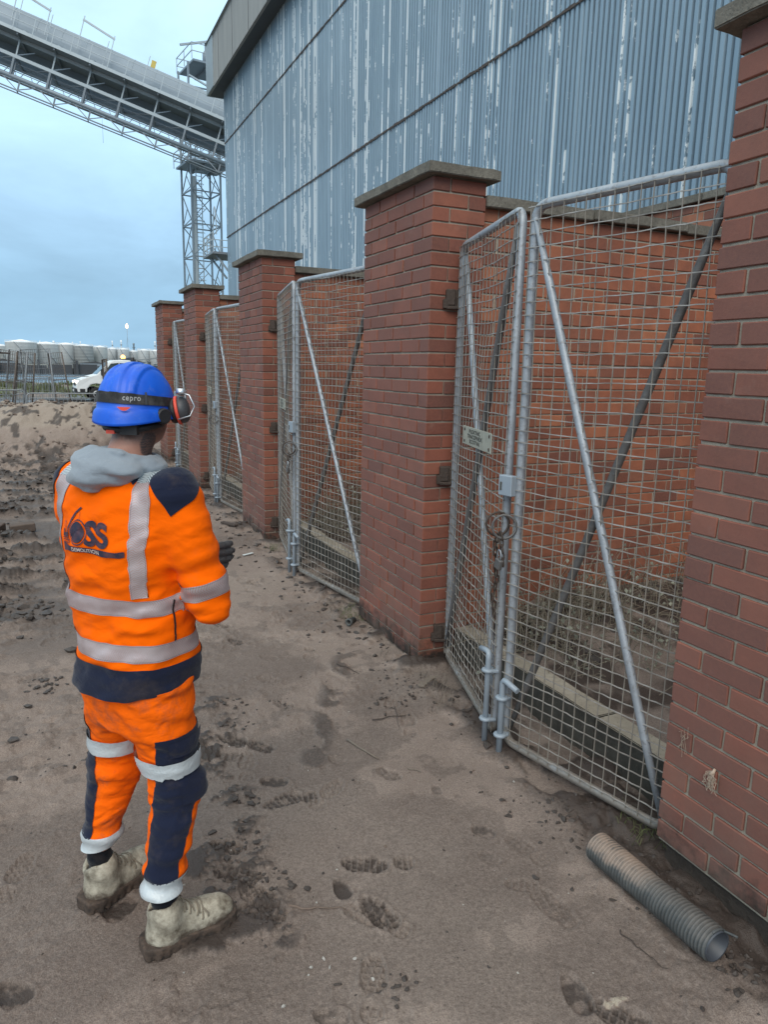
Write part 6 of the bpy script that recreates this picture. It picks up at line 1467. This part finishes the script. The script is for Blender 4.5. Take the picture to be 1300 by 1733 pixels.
# --- helmet
HM = np.array([0.0, .078, 1.598]); NOD = rad(-5)
A_, B_, H_H = .100, .122, .117
def helm_pt(th2, v, off=0.0):
    """v 0 = crown, 1 = rim of the dome, 1..2 = the skirt below"""
    ph = min(v, 1)*math.pi/2; r_ = math.sin(ph)**.92; z = H_H*math.cos(ph)
    x, y = math.cos(th2), math.sin(th2); back = max(0, -y); side_ = abs(x)
    rx, ry = A_*r_, B_*r_*(1.0 if y > 0 else .98)
    if v <= 1:
        lat = rx*x
        rid = 0
        for c_, w_ in ((0, .013), (-.040, .011), (.040, .011)): rid += .0045*max(0.0, min(1.0, (w_-abs(lat-c_))/.0025+.0))*min(1, max(0, (.92-v)/.1))*min(1, max(0, (v-.0)/.05+.6))
        off = off+rid
    else:
        u = v-1; g_ = .009*(1-math.exp(-6*u))+.003*u; rx += g_; ry += g_+.001*u*back; z = -(.010+.024*u+u*.026*back**1.3-u*.010*max(0, 1-abs(abs(x)-.0)*1.0)*0)
        if y > .3: ry += .030*u*((y-.3)/.7); z += .010*u*((y-.3)/.7)
    n_ = np.array([x/A_*r_ if v <= 1 else x/A_, y/B_*r_ if v <= 1 else y/B_, (math.cos(ph)/H_H if v <= 1 else .0)]); n_ /= np.linalg.norm(n_)
    p = np.array([rx*x, ry*y, z])+n_*off
    c, s = math.cos(NOD), math.sin(NOD); p = np.array([p[0], p[1]*c-p[2]*s, p[1]*s+p[2]*c]); return p+HM
nth = 120; vs_ = list(np.linspace(.015, 1, 44))+[1.02, 1.06, 1.12, 1.2, 1.35, 1.5, 1.7, 1.85, 2.0]
V = [helm_pt(2*math.pi*k/nth, v) for v in vs_ for k in range(nth)]; nv_ = len(vs_)
V += [helm_pt(2*math.pi*k/nth, v, -.0035) for v in vs_[::-1] for k in range(nth)]
I = np.arange(len(V)).reshape(-1, nth); In = np.roll(I, -1, 1); Q = np.stack([I[:-1].ravel(), In[:-1].ravel(), In[1:].ravel(), I[1:].ravel()], 1)[:, ::-1].copy()
Fl = [list(map(int, q)) for q in Q]+[[int(k) for k in range(nth)]]
HE = mpart('helmet', np_mesh('helmet', V, Fl, M_blue)); turn(HE, TW2, .075)
# elastic strap of the head torch, running low round the shell
def strap_v(th2): return 1.0-.055+.0*th2
SV = []; SUV = []
for i in range(121):
    th2 = 2*math.pi*i/120
    for k in range(5):
        u = k/4; tilt = .03*math.cos(th2); v = .835+.155*u+tilt; SV.append(helm_pt(th2, min(v, .999), .0035 if True else 0)); SUV.append((i/120, u))
I = np.arange(len(SV)).reshape(-1, 5); Q = np.stack([I[:-1, :-1].ravel(), I[:-1, 1:].ravel(), I[1:, 1:].ravel(), I[1:, :-1].ravel()], 1)[:, ::-1].copy()
link('strap', np_mesh('strap', SV, Q, M_strap), HE)
def on_helm(Vs, th0, v0, off):   # flat lettering wrapped on the shell
    out2 = []
    for x, z in Vs: out2.append(helm_pt(th0+x/.128, min(.999, v0-z/.19), off))
    return out2
M_torchprint = simple('strap_print', (.34, .34, .34), .7, 0, .2, 40, 0, 40, True)
V, Fs = text_mesh('cepro', .021, .0004, 'CENTER', 0, 1.15); P = on_helm([(v.x, v.y-.006) for v in V], rad(296), .915, .0052)
me = bpy.data.meshes.new('strap_lettering'); me.from_pydata([tuple(q) for q in P], [], Fs); me.materials.append(M_torchprint); me.update(); link('strap_lettering', me, HE)
V = []; 
for i in range(9):
    th2 = rad(314)+.05*(i/8)
    for k in range(3): V.append(helm_pt(th2, min(.999, .80+.175*k/2+.02), .0065))
I = np.arange(len(V)).reshape(-1, 3); Q = np.stack([I[:-1, :-1].ravel(), I[:-1, 1:].ravel(), I[1:, 1:].ravel(), I[1:, :-1].ravel()], 1)[:, ::-1].copy(); link('strap_buckle', np_mesh('strap_buckle', V, Q, M_cup), HE)
V = []
for i in range(15):
    th2 = rad(278)+rad(17)*(i/14); dp = .0001+.010*math.sin(math.pi*i/14)
    for k in range(3): V.append(helm_pt(th2, 1.04, .014)+np.array([0, 0, .004-dp*k/2]))
I = np.arange(len(V)).reshape(-1, 3); Q = np.stack([I[:-1, :-1].ravel(), I[:-1, 1:].ravel(), I[1:, 1:].ravel(), I[1:, :-1].ravel()], 1)[:, ::-1].copy(); link('red_notch', np_mesh('red_notch', V, Q, M_red), HE)
# harness below the shell
m = MB(); m.tube([tuple(HM+np.array([.080*math.cos(a), -.002+.098*math.sin(a), -.046-.014*abs(math.sin(a))])) for a in np.linspace(rad(185), rad(355), 22)], .010, 7); m.box(tuple(HM+np.array([.030, -.100, -.060])), (.05, .014, .026)); m.build('harness', M_blk, HE)
m = MB(); m.box(tuple(HM+np.array([-.022, -.104, -.066])), (.024, .008, .010)); m.build('harness_knob', M_red, HE)
# ear defenders, swung out from the shell on both sides
for s in (1, -1):
    c_ = HM+np.array([s*.108, (.022 if s > 0 else .10), -.012]); ax_ = Vector((s*.93, .30, .18)).normalized()
    ed = link('ear_defender', (lambda m: (m.lathe([(.020, -.018), (.040, -.014), (.044, -.002), (.043, .012), (.034, .026), (.018, .032), (.004, .033)], 22, c_, ax_), m.mesh('ear_defender', M_cup))[1])(MB()), HE) if False else None
    m = MB(); m.lathe([(.020, .006), (.036, .008), (.039, .015), (.037, .026), (.028, .034), (.014, .038), (.004, .039)], 22, c_, ax_); o = m.build('ear_cup', M_cup, HE); 
    m = MB(); m.lathe([(.030, .0), (.040, .002), (.0412, .006), (.0395, .010), (.030, .010)], 24, c_, ax_); m.build('cup_ring', M_red, HE)
    m = MB(); m.lathe([(.016, -.018), (.031, -.016), (.036, -.007), (.035, .001), (.026, .001)], 20, c_, ax_); m.build('cup_cushion', M_blk, HE)
    m = MB(); b = c_+np.array([s*.045, .02, .012]); m.tube([tuple(c_+np.array([s*.02, -.012, .052])), tuple(c_+np.array([s*.048, -.014, .045])), tuple(c_+np.array([s*.062, -.012, .015])), tuple(c_+np.array([s*.050, -.016, -.012])), tuple(c_+np.array([s*.02, -.030, -.022]))], .0022, 6); m.build('wire_arm', M_wirew, HE)
    m = MB(); m.lathe([(.012, 0), (.014, .004), (.014, .012), (.010, .016)], 12, c_+np.array([s*.022, -.012, .046]), (0, .2, 1)); m.build('pivot', M_wirew, HE)
    m = MB(); m.lathe([(.020, 0), (.022, .006), (.022, .018), (.018, .023)], 16, HM+np.array([s*.090, -.035, -.024]), (s*.8, -.5, 0)); m.build('side_bracket', M_blk, HE)
